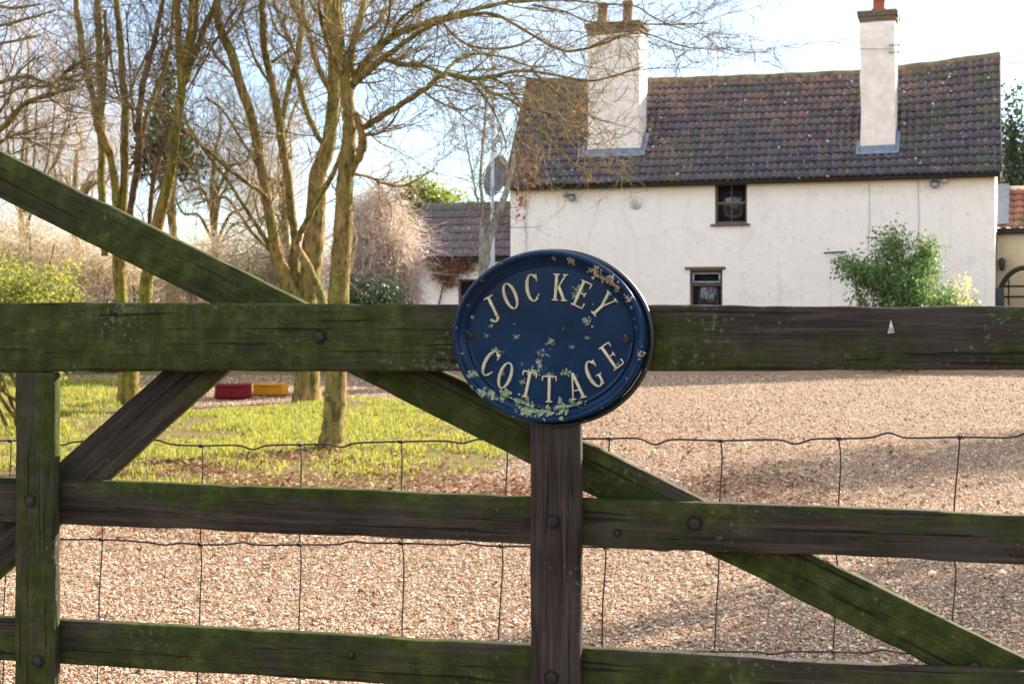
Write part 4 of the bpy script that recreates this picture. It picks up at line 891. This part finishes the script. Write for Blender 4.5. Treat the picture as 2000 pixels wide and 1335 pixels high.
tree('multi_stemmed_tree', (252, 800), DL, L_l, 'mossy tree with many straight upright stems at the left of the lawn', M_barkL, M_twigD, 170, 900, 2600, red={4, 9}, up=.16, l1=(.5, 1.5))
DM = 18.8
L_m = [([(600, 795, 34), (601, 750, 27), (600, 700, 26), (592, 640, 24), (580, 590, 20), (562, 560, 17), (542, 499, 14), (529, 433, 11), (519, 376, 10), (508, 315, 10.5), (493, 235, 10), (469, 165, 10), (451, 102, 9.5), (433, 64, 9), (424, 15, 8), (424, -120, 5), (415, -260, 2)], 0, -.4),
       ([(592, 620, 15), (575, 540, 14), (577, 468, 9), (569, 420, 9), (561, 342, 9), (551, 285, 9), (545, 229, 9), (535, 178, 8.5), (520, 115, 8), (515, 64, 8), (513, 0, 7), (520, -130, 4)], 0, .4),
       ([(548, 262, 5), (563, 173, 6), (579, 127, 7), (586, 76, 7), (588, 38, 7), (566, -5, 5), (545, -100, 3)], .2, .6),
       ([(598, 700, 22), (596, 620, 22), (606, 540, 22), (609, 499, 23), (614, 450, 22), (618, 400, 20), (622, 342, 18), (637, 297, 16), (646, 250, 14), (652, 180, 13), (650, 90, 11), (641, 0, 9), (636, -130, 5), (640, -260, 2)], 0, -.3),
       ([(650, 180, 7), (665, 100, 7), (664, 0, 6), (670, -150, 3)], -.2, .6), ([(640, 290, 6), (618, 262, 6), (599, 217, 6), (584, 165, 6), (578, 130, 4)], 0, .3),
       ([(655, 200, 6), (622, 130, 5), (600, 60, 4.5), (586, -20, 3)], -.2, -.9),
       ([(520, 388, 4.5), (512, 377, 4.5), (449, 332, 4), (404, 292, 4), (345, 240, 3.2), (292, 180, 2)], -.2, -1.6), ([(540, 505, 5), (510, 455, 4.5), (475, 400, 4), (449, 359, 3.5), (400, 295, 3), (372, 250, 2)], 0, -1.2),
       ([(538, 500, 4), (494, 455, 3.5), (455, 400, 3), (432, 384, 3), (377, 400, 2)], 0, .9), ([(508, 330, 3), (470, 270, 3), (435, 215, 2.5), (400, 190, 2)], -.2, .4),
       ([(468, 165, 3.5), (440, 130, 3), (412, 95, 2.5), (395, 75, 2)], -.3, -.6), ([(440, 70, 3.5), (470, 30, 3), (485, -20, 2.5)], -.3, .5),
       ([(535, 175, 3.5), (500, 120, 3), (480, 60, 2.5), (470, 0, 2)], .2, .7), ([(525, 125, 3), (570, 90, 3), (540, 60, 3), (525, 10, 2)], .3, 1.2),
       ([(374, 165, 2.5), (415, 90, 2.5), (440, 50, 2.5), (470, 0, 2)], .4, -.2), ([(584, 120, 3.5), (562, 72, 3), (540, 20, 3), (530, -20, 2)], .3, -.1),
       ([(548, 262, 2.5), (500, 255, 2), (455, 230, 2)], 0, -.7), ([(553, 290, 3), (575, 210, 2.5), (605, 150, 2.5)], .1, 1.1)]
tree('branching_garden_tree', (600, 790), DM, L_m, 'forked tree with thick leaning limbs just left behind the single trunk', M_bark, M_twig, 260, 1500, 4200, up=.10, l1=(.5, 1.6))
DC = 12.4
L_c = [([(643, 899, 46), (645, 888, 34), (648, 866, 28), (652, 820, 24), (657, 730, 23), (661, 590, 22), (668, 470, 20), (672, 400, 19), (675, 340, 18), (680, 290, 16), (683, 252, 14), (680, 216, 14), (675, 157, 14), (667, 112, 12), (659, 45, 10), (656, 0, 9), (652, -120, 6), (650, -260, 3)], 0, 0),
       ([(679, 200, 10), (684, 150, 9), (687, 95, 9), (703, 36, 8), (711, 0, 7), (725, -120, 4)], 0, .5),
       ([(680, 345, 10), (697, 312, 10), (708, 285, 10), (706, 255, 9), (694, 222, 8)], 0, -.1, 0),
       ([(700, 250, 7), (715, 246, 7), (748, 225, 7), (793, 198, 6.5), (834, 171, 6), (865, 146, 5.5), (915, 153, 5), (960, 150, 4.5), (1000, 140, 4), (1040, 139, 3.5), (1100, 150, 3), (1152, 158, 2.6), (1200, 148, 2), (1256, 130, 1.4)], 0, -1.6),
       ([(683, 175, 9), (700, 140, 9), (726, 108, 9), (766, 72, 8), (802, 56, 7), (852, 38, 6), (915, 22, 5), (982, 6, 4), (1060, -6, 3), (1150, -20, 2)], 0, .9),
       ([(690, 165, 7), (712, 145, 7), (739, 121, 7), (780, 90, 6), (838, 52, 5), (892, 34, 4.5), (960, 27, 4), (1017, 55, 3.2), (1094, 97, 3), (1148, 94, 2.8), (1195, 78, 2), (1237, 62, 1.4)], 0, -1.0),
       ([(748, 115, 4.5), (780, 124, 4.5), (825, 128, 4.5), (865, 146, 4)], -.1, -.6), ([(865, 146, 4), (890, 120, 3.5), (925, 105, 3), (985, 112, 2.5), (1040, 130, 2), (1090, 128, 1.5)], -.6, .3),
       ([(930, 152, 4), (955, 180, 3.4), (985, 190, 3), (1017, 210, 3), (1062, 262, 3), (1107, 308, 3), (1168, 358, 2)], -.8, -2.0),
       ([(960, 152, 3), (990, 168, 2.5), (1020, 205, 2.5), (1070, 222, 2.2), (1098, 245, 2), (1108, 270, 1.8)], -.9, -.5),
       ([(915, 153, 3), (950, 195, 2.6), (975, 240, 2), (990, 290, 1.6)], -.7, -.2), ([(1040, 10, 2.6), (1100, 22, 2.3), (1148, 42, 2), (1200, 45, 2), (1290, 48, 1.8), (1385, 46, 1.2)], .3, -.4),
       ([(1000, 5, 2.6), (1100, 0, 2.3), (1180, 8, 2), (1240, 12, 2), (1275, 33, 1.6), (1330, 55, 1.3), (1375, 42, 1.2)], .5, 1.2), ([(1148, 94, 2.2), (1200, 72, 2), (1260, 66, 1.6), (1340, 92, 1.3), (1420, 97, 1)], -1.1, -.6),
       ([(1040, 139, 2.6), (1110, 200, 2.2), (1150, 225, 2), (1190, 240, 1.8)], -.9, 0), ([(860, 40, 3), (900, 80, 3), (950, 95, 2.6), (1010, 90, 2.2), (1060, 62, 1.6)], .3, .8),
       ([(706, 262, 4), (735, 262, 3.2), (760, 245, 2.6), (780, 215, 2)], 0, -.6), ([(640, 660, 14), (634, 610, 12), (629, 583, 11), (616, 551, 10), (597, 512, 9.5), (577, 478, 8)], 0, .6, 0),
       ([(577, 482, 7), (584, 462, 7), (595, 439, 7), (616, 399, 6.5), (642, 355, 6), (663, 308, 5), (680, 270, 4.5), (690, 215, 4)], .6, .1, 0), ([(674, 160, 5), (650, 110, 5), (630, 50, 4.5), (622, -10, 4), (610, -120, 2)], 0, -.8),
       ([(668, 120, 4), (700, 75, 4), (740, 40, 3.5), (770, -5, 3), (800, -80, 2)], 0, .9), ([(766, 72, 4), (780, 40, 3.5), (820, 10, 3), (870, -20, 2.5)], .3, -.6), ([(690, 340, 3.5), (720, 345, 3), (750, 358, 3), (790, 362, 2.4), (850, 330, 1.5)], 0, .7),
       ([(820, 172, 3), (850, 195, 2.5), (900, 215, 2), (930, 205, 1.5)], -.6, -1.3), ([(700, 130, 3), (740, 85, 3), (760, 30, 3), (760, -20, 2)], .1, -.5)]
tree('garden_tree', (644, 890), DC, L_c, 'near single trunked tree on the grass whose branches arch right over the cottage', M_bark, M_twig, 330, 1700, 4600, up=.03, l1=(.3, 1.1), l2=(.12, .5), l3=(.05, .22), bias=(.25, 0, 0))
ctree = bpy.data.objects['garden_tree']
# trunk outside the frame at left, its boughs reach in
DE = 13.0
L_e = [([(-420, 880, 40), (-400, 700, 34), (-380, 500, 30), (-350, 300, 24), (-330, 100, 18), (-320, -100, 10)], 0, 0, 0),
       ([(-375, 460, 14), (-250, 380, 12), (-120, 320, 9), (0, 252, 6.5), (20, 234, 6), (41, 209, 5.5), (66, 194, 5), (97, 186, 4.5), (127, 174, 3.5), (150, 168, 2)], 0, -.5), ([(95, 186, 4.5), (100, 172, 4.5), (115, 155, 4.2), (132, 138, 3.8), (150, 125, 3.2), (188, 127, 2)], -.4, -.2),
       ([(-360, 350, 10), (-200, 240, 7), (-80, 180, 5.5), (0, 161, 4.5), (46, 150, 4), (97, 163, 3), (120, 165, 2)], 0, .5), ([(-340, 200, 9), (-200, 110, 7), (-80, 60, 5), (0, 50, 3.5), (60, 35, 2.5), (110, 20, 1.6)], 0, .3),
       ([(-100, 320, 5), (0, 278, 4), (30, 262, 3.5), (60, 275, 2.6), (90, 290, 2)], 0, .8), ([(-340, 250, 8), (-200, 150, 6), (-60, 100, 4), (30, 80, 3), (80, 70, 2)], .3, 1.2), ([(-330, 120, 8), (-200, 20, 6), (-80, 0, 5), (20, 15, 3.5), (80, 8, 2)], 0, -.8),
       ([(0, 190, 3.5), (40, 172, 3), (80, 168, 2.5), (110, 170, 1.8)], .3, .4), ([(-60, 270, 4), (10, 205, 3), (30, 150, 2.4), (70, 110, 1.8)], 0, -.8)]
tree('overhanging_tree', (-420, 880), DE, L_e, 'dark twiggy boughs reaching in from the left edge of the picture', M_bark, M_twigD, 130, 700, 1700, up=.04, l1=(.3, 1.1), l2=(.15, .5), l3=(.06, .25), bias=(.3, 0, 0))
# pale leaning slender tree beside the outbuilding
L_p = [([(944, 640, 8), (946, 540, 8), (953, 478, 8), (964, 440, 9), (976, 410, 8), (985, 385, 7), (996, 350, 5), (1004, 300, 3)], 0, .4), ([(938, 640, 7), (940, 530, 6.5), (941, 460, 5), (942, 397, 4), (938, 340, 3), (946, 250, 2.4), (950, 170, 1.5)], -.2, .3), ([(941, 420, 2.5), (928, 370, 2.2), (915, 300, 1.8), (905, 240, 1.2)], 0, -.4)]
tree('slender_pale_tree', (944, 640), 29.5, L_p, 'slender pale trunk leaning beside the pole in front of outbuilding', M_barkP, M_twig, 50, 260, 500, l1=(.5, 1.3))
# dead seed clusters hanging from the near tree over the roof
def leaf_quads(mb, C, size, droop=0.0):
    n = len(C); a = norm(rng.normal(0, 1, (n, 3)) + np.array([0, 0, -droop])); b = norm(np.cross(a, rng.normal(0, 1, (n, 3)))); s = (size * rng.uniform(.55, 1.35, n))[:, None]; nn = np.cross(a, b) * s * .12
    V = np.stack([C - a * s * .5, C + b * s * .26 + nn, C + a * s * .5, C - b * s * .26 + nn], 1).reshape(-1, 3); base = mb.addv(V); mb.q.append((np.arange(n) * 4)[:, None] + np.array([[0, 1, 2, 3]]) + base)
off = np.array(ctree.location); mb = MB()
for (x, y, r, n_) in ((1040, 305, 9, 40), (1028, 340, 8, 55), (1040, 350, 7, 50), (1020, 395, 6, 26), (1012, 420, 5, 16), (1030, 300, 14, 30), (1010, 350, 10, 30), (1130, 215, 9, 25), (1150, 245, 8, 20), (843, 457, 3, 8)):
    c = px(x, y, DC - 1.5) - off; C = c + rng.normal(0, 1, (n_, 3)) * np.array([r, r, r * 1.3]) * DC / F; leaf_quads(mb, C, .04, 1.2)
mb.build('dead_leaves', M_dead, ctree)
mb = MB(); TT = []
for k in range(34):
    x = random.uniform(1005, 1060); P0 = px(x, random.uniform(235, 300), DC - 1.4) - off; TT.append(P0)
TT = np.array(TT); P_, R_ = grow(TT, np.tile([.0, 0, -1.], (len(TT), 1)), rng.uniform(.2, .62, len(TT)), np.full(len(TT), .0028), 6, .25, -.3); mb.tubes(P_, R_, 3); mb.build('hanging_twigs', M_twig, ctree)

def blob_points(n, c, r, shell=.55, seed=0, lump=.28, k=9):
    rr = np.random.default_rng(seed); d = norm(rr.normal(0, 1, (n, 3))); L = norm(rr.normal(0, 1, (k * 3, 3))); am = rr.uniform(-lump, lump, k * 3)
    rad = 1 + (np.exp(6 * (d @ L.T - 1)) * am).sum(1); q = rr.random(n) ** shell * rad
    return np.array(c) + d * np.array(r) * q[:, None]
def leafy(name, base, lobes, n, size, mat, label, cat, stems=10, droop=0., stem_mat=None, group=None, zero=True, hgt_=None):
    e = empty(name, (base[0], base[1], 0), 0, label=label, cat=cat, group=group); off = np.array([base[0], base[1], 0.]); mb = MB(); tot = sum(l[1][0] * l[1][2] for l in lobes)
    for i, (c, r) in enumerate(lobes):
        k = int(n * r[0] * r[2] / tot); cl = blob_points(max(8, k // 28), c, r, .45, i + int(abs(c[0]) * 10)); C = cl[rng.integers(0, len(cl), k)] + rng.normal(0, 1, (k, 3)) * size * 1.5
        C = C[C[:, 2] > .03]; leaf_quads(mb, C - off, size, droop)
    mb.build('foliage', mat, e)
    st = MB(); S0 = np.c_[rng.normal(0, .03 * len(lobes), (stems, 2)), np.zeros(stems)]; T1 = np.array([lobes[i % len(lobes)][0] for i in range(stems)]) - off + rng.normal(0, .3, (stems, 3)) * np.array([lobes[i % len(lobes)][1] for i in range(stems)])
    K = 7; t = np.linspace(0, 1, K)[None, :, None]; P = S0[:, None] * (1 - t) + T1[:, None] * t; P[:, 1:-1] += rng.normal(0, .04, (stems, K - 2, 3)); P[:, :, 2] = np.maximum(P[:, :, 2], 0)
    st.tubes(P, np.tile(np.linspace(.028, .010, K), (stems, 1)), 6); st.build('stems', stem_mat or M_bark, e, True); return e
def lob(x, y, rx, ry, Y, dz=1.0): return (tuple(px(x, y, Y)), (rx * Y / F, rx * Y / F * dz, ry * Y / F))
b = px(60, 600, 14.5); leafy('laurel_bush', (b[0], 14.5), [lob(30, 590, 95, 95, 14.5), lob(-90, 560, 110, 110, 14.8), lob(110, 600, 55, 80, 14.8), lob(60, 690, 80, 70, 14.4)], 15000, .045, M_laurel, 'sunlit laurel bush with yellow green leaves behind the gate at far left', 'bush', 14)
b = px(1760, 700, 27.5); leafy('flowering_shrub', (b[0], 27.5), [lob(1742, 478, 36, 26, 27.5), lob(1700, 535, 42, 30, 27.3), lob(1790, 520, 38, 34, 27.7), lob(1750, 600, 80, 50, 27.5), lob(1845, 592, 44, 28, 27.5), lob(1660, 520, 26, 18, 27.4), lob(1812, 488, 20, 18, 27.5), lob(1735, 540, 50, 40, 27.6), lob(1770, 560, 56, 30, 27.2)], 16000, .074, M_shrub, 'rounded glossy green shrub growing against the cottage wall', 'shrub', 16)
sh = bpy.data.objects['flowering_shrub']; mb = MB(); off = np.array(sh.location)
for (x, y, r, k) in ((1878, 560, 13, 90), (1885, 585, 12, 90), (1870, 600, 12, 50), (1716, 563, 5, 14), (1820, 585, 7, 20), (1890, 545, 6, 20)):
    leaf_quads(mb, px(x, y, 27.1) - off + rng.normal(0, 1, (k, 3)) * r * 27 / F * .8, .07)
mb.build('blossom', M_bloom, sh)
def stree(name, base, lobes, n, size, mat, label, tr, group=None):
    e = empty(name, (base[0], base[1], 0), 0, label=label, cat='tree', group=group); off = np.array([base[0], base[1], 0.]); mb = MB(); tot = sum(l[1][0] * l[1][2] for l in lobes)
    for i, (c, r) in enumerate(lobes):
        k = int(n * r[0] * r[2] / tot); cl = blob_points(max(8, k // 24), c, r, .5, i + 3, .4); C = cl[rng.integers(0, len(cl), k)] + rng.normal(0, 1, (k, 3)) * size * 1.3; leaf_quads(mb, C - off, size, .3)
    mb.build('crown', mat, e); t = MB(); top = np.array(lobes[0][0]) - off; t.tube([(0, 0, 0), (.05, .0, top[2] * .4), tuple(top)], [tr, tr * .8, tr * .3], 9)
    for i in range(10): L0 = lobes[i % len(lobes)]; q = np.array(L0[0]) - off + rng.normal(0, .35, 3) * np.array(L0[1]); h = min(q[2] * .7, top[2] * .8); t.tube([(0, 0, h), tuple((q + np.array([0, 0, h])) / 2), tuple(q)], [tr * .35, tr * .22, .012], 6)
    t.build('trunk', M_bark, e, True); return e
b = px(335, 600, 40); stree('ivy_clad_tree', (b[0], 40), [lob(335, 265, 42, 60, 40), lob(318, 200, 16, 45, 40), lob(350, 310, 45, 38, 40.5), lob(300, 300, 34, 50, 39.5), lob(330, 130, 9, 40, 40)], 5200, .16, M_conif, 'dark ivy covered tree seen between the stems at left', .18)
b = px(1985, 600, 46); stree('conifer', (b[0], 46), [lob(1980, 300, 30, 70, 46), lob(1975, 225, 15, 45, 46), lob(1990, 350, 45, 40, 46), lob(2030, 280, 30, 80, 47)], 4200, .17, M_conif, 'blue green conifer rising behind the right end of the cottage', .2)
b = px(845, 600, 40); stree('round_evergreen_tree', (b[0], 40), [lob(830, 385, 45, 42, 40), lob(868, 395, 36, 26, 40), lob(805, 380, 26, 34, 40), lob(800, 430, 40, 40, 40.5)], 5200, .12, M_ever, 'rounded yellow green evergreen behind the low outbuilding roof', .15)
b = px(740, 600, 25.5); leafy('dark_evergreen_bush', (b[0], 25.5), [lob(740, 580, 62, 38, 25.5), lob(690, 590, 40, 40, 25.6)], 3500, .07, M_conif, 'low dark evergreen bush beneath the pale weeping bush', 'bush', 8)

def twiggy(name, base, Y, lobes, n, L, r, mat, label, cat, down=.5, stuff=False, stems=24, sides=3, fleck=0, fmat=None, fs=.05):
    e = None; off = np.array([base, Y, 0.]); cm = MB(); tot = sum(l[1][0] * l[1][2] for l in lobes)
    for i, (c, rad) in enumerate(lobes):
        k = int(n * rad[0] * rad[2] / tot); p = blob_points(k, c, rad, .5, i + 17, .35); p = p[p[:, 2] > .05]
        d = norm((p - np.array(c)) / np.array(rad) * .5 + rng.normal(0, .6, p.shape) + np.array([0, 0, -down])); P, Rr = grow(p, d, rng.uniform(*L, len(p)), rng.uniform(.6, 1.4, len(p)) * r, 5, .38, -down * .22); P[:, :, 2] = np.maximum(P[:, :, 2], .01); cm.tubes(P - off, Rr, sides)
    st = MB(); T1 = np.array([lobes[i % len(lobes)][0] for i in range(stems)]) - off + rng.normal(0, .5, (stems, 3)) * np.array([lobes[i % len(lobes)][1] for i in range(stems)])
    S0 = T1 * np.array([.75, .75, 0]) + rng.normal(0, .1, (stems, 3)) * np.array([1, 1, 0]); K = 8; t = np.linspace(0, 1, K)[None, :, None]; P = S0[:, None] * (1 - t) + T1[:, None] * t; P[:, 1:-1] += rng.normal(0, .09, (stems, K - 2, 3)); P[:, :, 2] = np.maximum(P[:, :, 2], 0)
    if stuff:
        st.tubes(P, np.tile(np.linspace(.05, .012, K), (stems, 1)), 5); cm.v += st.v; cm.q += [q + cm.n for q in st.q]; cm.n += st.n
        o = cm.build(name, mat); o.location = (base, Y, 0); return tag(o, label, None, None, 'stuff')
    e = empty(name, (base, Y, 0), 0, label=label, cat=cat)
    if fleck:
        fm = MB()
        for i, (c, rad) in enumerate(lobes):
            k = int(fleck * rad[0] * rad[2] / tot); cl = blob_points(max(10, k // 14), c, rad, .5, i + 90, .4); C = cl[rng.integers(0, len(cl), k)] + rng.normal(0, 1, (k, 3)) * fs * 3.4; leaf_quads(fm, C[C[:, 2] > .05] - off, fs, .4)
        fm.build('dry_leaves', fmat or M_fleck, e)
    st.tubes(P, np.tile(np.linspace(.035, .010, K), (stems, 1)), 6); st.build('stems', M_twigD, e, True); cm.build('twigs', mat, e); return e
b = px(735, 600, 27); twiggy('weeping_bush', b[0], 27, [lob(748, 395, 34, 36, 27), lob(715, 420, 40, 44, 27.4), lob(725, 490, 62, 62, 27), lob(765, 480, 38, 50, 26.8), lob(700, 545, 60, 50, 27.2), lob(775, 545, 44, 42, 26.9)], 4200, (.35, 1.2), .0058, M_twigW, 'pale pinkish leafless weeping bush right of the near trunk', 'bush', .45, fleck=5200, fs=.06)
b = px(480, 600, 30); twiggy('bare_hedge_bush', b[0], 30, [lob(470, 530, 75, 75, 30), lob(400, 550, 70, 70, 30.4), lob(540, 545, 60, 75, 30.3), lob(345, 545, 60, 80, 30)], 2600, (.3, 1.1), .007, M_twigP, 'bare pale brown thicket behind the forked tree', 'bush', .15, fleck=6500, fmat=M_fleckG)
b = px(150, 600, 27); twiggy('bare_thicket', b[0], 27, [lob(150, 535, 80, 85, 27), lob(240, 550, 60, 75, 27.3), lob(60, 500, 90, 90, 27.6), lob(-60, 500, 100, 100, 27.6)], 3000, (.3, 1.2), .0065, M_twigP, 'bare pale brown thicket above the laurel bush at left', 'bush', .1, fleck=7000, fmat=M_fleckG)
lobes = []
for x in range(-700, 950, 75): lobes.append(lob(x, 545 + random.uniform(-15, 15), 75, random.uniform(50, 100), 48 + random.uniform(-3, 3)))
for x in range(1900, 2600, 90): lobes.append(lob(x, 540, 80, 90, 52))
twiggy('far_woodland', 0., 48., lobes, 15000, (.5, 1.8), .012, M_twigP, 'far off bare woodland along the skyline behind the garden', '', 0, True, 160)
# far bare trees rising behind at left
def far_tree(x, ytop, Y, sp, label, mat, n=(110, 700, 2400)):
    b = px(x, 600, Y); lim = [([(x, 600 + CZ * F / Y, 9), (x + sp * .02, 520, 8), (x - sp * .05, 400, 6), (x, 300, 4), (x + sp * .1, ytop + 60, 2.5), (x + sp * .05, ytop, 1)], 0, 0)]
    for k in range(9):
        y0 = random.uniform(380, 520); s = random.uniform(-1, 1) * sp; y1 = ytop + random.uniform(20, 160); lim.append(([(x, y0, 4), (x + s * .35, y0 - 60, 3.2), (x + s * .75, (y0 + y1) / 2, 2.4), (x + s, y1, 1)], 0, random.uniform(-2, 2)))
    tree('far_bare_tree', (x, 600 + CZ * F / Y), Y, lim, label, M_bark, mat, *n, up=.12, l1=(1, 3), l2=(.5, 1.6), l3=(.25, .8), group='bare trees rising behind the garden')
far_tree(45, 60, 38, 110, 'pinkish bare tree behind the boughs at the left edge', M_twigP, (110, 800, 2300))
far_tree(150, 230, 42, 90, 'low bare tree behind the leftmost upright stems', M_twigP)
far_tree(420, 190, 42, 110, 'bare tree in the gap between upright stems and forked tree', M_twigD)
far_tree(560, 250, 44, 90, 'bare tree directly behind the forked tree limbs', M_twigP)
# creeper on the outbuilding wall
q = hl(880, 530, bA); w = hw(q[0], bA, 0); e = empty('wall_creeper', (w[0], w[1], 0), -HT, label='reddish brown dead creeper hanging under the outbuilding eaves', cat='creeper')
mb = MB()
for (x, y, rx, ry, k) in ((870, 518, 34, 12, 1300), (868, 536, 24, 15, 900), (905, 518, 26, 12, 700), (845, 512, 22, 8, 350), (878, 552, 14, 10, 300)):
    qq = hl(x, y, bA - .1); C = np.array([qq[0] - q[0], -.10, qq[1]]) + rng.normal(0, 1, (k, 3)) * np.array([rx * .0122 * .7, .05, ry * .0122 * .7]); C[:, 1] = np.minimum(C[:, 1], -.01); leaf_quads(mb, C, .06, 1)
mb.build('dead_foliage', M_creep, e)
P0 = np.c_[rng.uniform(-.7, .6, 40), np.full(40, -.05), np.full(40, zE - .12)]; P_, R_ = grow(P0, np.tile([0, -.1, -1.], (40, 1)), rng.uniform(.2, .75, 40), np.full(40, .005), 6, .3, -.2); P_[:, :, 1] = np.minimum(P_[:, :, 1], -.01); mb = MB(); mb.tubes(P_, R_, 4); 
mb.tube([(-.5, -.04, 0), (-.4, -.05, 1.0), (-.2, -.05, 1.8), (.1, -.05, zE - .15)], [.03, .025, .02, .012], 7); mb.build('vine_stem', M_twigD, e)

# trees standing off to the right whose shade falls on the drive
def shade_tree(tx, ty, hc, rad, hr, label, n1, n2, nleaf):
    gx, gy = gp(tx, ty); Lh = hc / math.tan(SEL); cx, cy = gx + math.sin(SAZ) * Lh, gy + math.cos(SAZ) * Lh
    e = empty('garden_edge_tree', (cx, cy, 0), 0, label=label, cat='tree', group='trees shading the drive'); t = MB(); t.tube([(0, 0, 0), (.1, 0, hc * .5), (0, .1, hc + hr * .7)], [.16, .12, .03], 10)
    S0 = np.array([[[0, 0, hc * f], [0, 0, hc * f + .4]] for f in np.linspace(.45, 1.1, 12)]); p, d, r = spawn(S0, np.full((12, 2), .04), n1, 1.2, 0); P1, R1 = grow(p, d * np.array([1, 1, .6]), rng.uniform(.5, 1, n1) * rad, np.full(n1, .022), 8, .2, .08, .2); t.tubes(P1, R1, 5); t.build('trunk', M_bark, e, True)
    c = MB(); p, d, r = spawn(P1, R1, n2, .8); P2, R2 = grow(p, d, rng.uniform(.3, .9, n2) * rad * .5, np.full(n2, .006), 5, .3, .05); c.tubes(P2, R2, 3); i = rng.integers(0, n2, nleaf); C = P2[i, rng.integers(1, 5, nleaf)] + rng.normal(0, .08, (nleaf, 3)); leaf_quads(c, C, .11); c.build('crown', M_hedge, e)
shade_tree(1830, 905, 5.0, 1.45, .75, 'leafy tree right of the drive shading the far gravel', 80, 1100, 5600)
shade_tree(1930, 1200, 2.9, .95, .6, 'low leafy tree close by the gate beyond the right edge', 60, 800, 4200)
shade_tree(1500, 1185, 3.9, .5, .28, 'small leafy tree near the gate beyond the right edge', 30, 260, 850)

# roadside hedge behind the camera, mirrored in the panes and the sign
lobes = [((x, -11 + random.uniform(-.6, .6), random.uniform(1.6, 2.6)), (1.6, 1.1, random.uniform(2.0, 3.2))) for x in np.arange(-16, 18, 1.9)]
e = empty('roadside_hedge', (0, -11, 0), 0, label='tall leafy hedge behind the camera facing the gate', cat='hedge'); mb = MB()
for i, (c, r) in enumerate(lobes): C = blob_points(1500, c, r, .3, i + 60); C = C[C[:, 2] > 0]; leaf_quads(mb, C - np.array([0, -11, 0]), .17)
mb.build('foliage', M_hedge, e)

# ---- low red and yellow plastic blocks on the far edge of the grass
def block(name, x0, x1, yb, h, mat, lab, rz, sagc):
    gx0 = gp(x0, yb); gx1 = gp(x1, yb); cx = (gx0[0] + gx1[0]) / 2; cy = gx0[1]; L = abs(gx1[0] - gx0[0]); H = h * cy / F; import bmesh
    bm = bmesh.new(); bmesh.ops.create_cube(bm, size=1)
    bmesh.ops.subdivide_edges(bm, edges=bm.edges[:], cuts=4, use_grid_fill=True)
    for v in bm.verts:
        x, y, z = v.co; v.co = Vector((x * L * (1 - .06 * (z + .5)), y * .34 * (1 - .08 * (z + .5)), (z + .5) * H - sagc * H * (1 - 4 * x * x) * (z + .5)))
    me = bpy.data.meshes.new(name); bm.to_mesh(me); bm.free(); me.materials.append(mat); o = bpy.data.objects.new('body', me)
    e = empty(name, (cx, cy, .012), rz, label=lab, cat='play block', group='plastic play blocks'); COL.objects.link(o); o.parent = e
    b = o.modifiers.new('b', 'BEVEL'); b.width = .035; b.segments = 4; b.limit_method = 'ANGLE'; b.angle_limit = R(50)
    for p in me.polygons: p.use_smooth = True
    t = MB(); t.tube([(-L * .44, -.165, H * .86), (0, -.165, H * (.86 - sagc * .8)), (L * .44, -.165, H * .86)], .012, 6); t.build('moulded_rib', mat, e, True)
block('play_block', 420, 492, 779, 30, M_red, 'low dull red plastic block on the ground behind the slanting brace', R(8), .05)
block('play_block', 497, 560, 773, 25, M_yel, 'low yellow plastic block lying end to end with the red one', R(-4), .08)
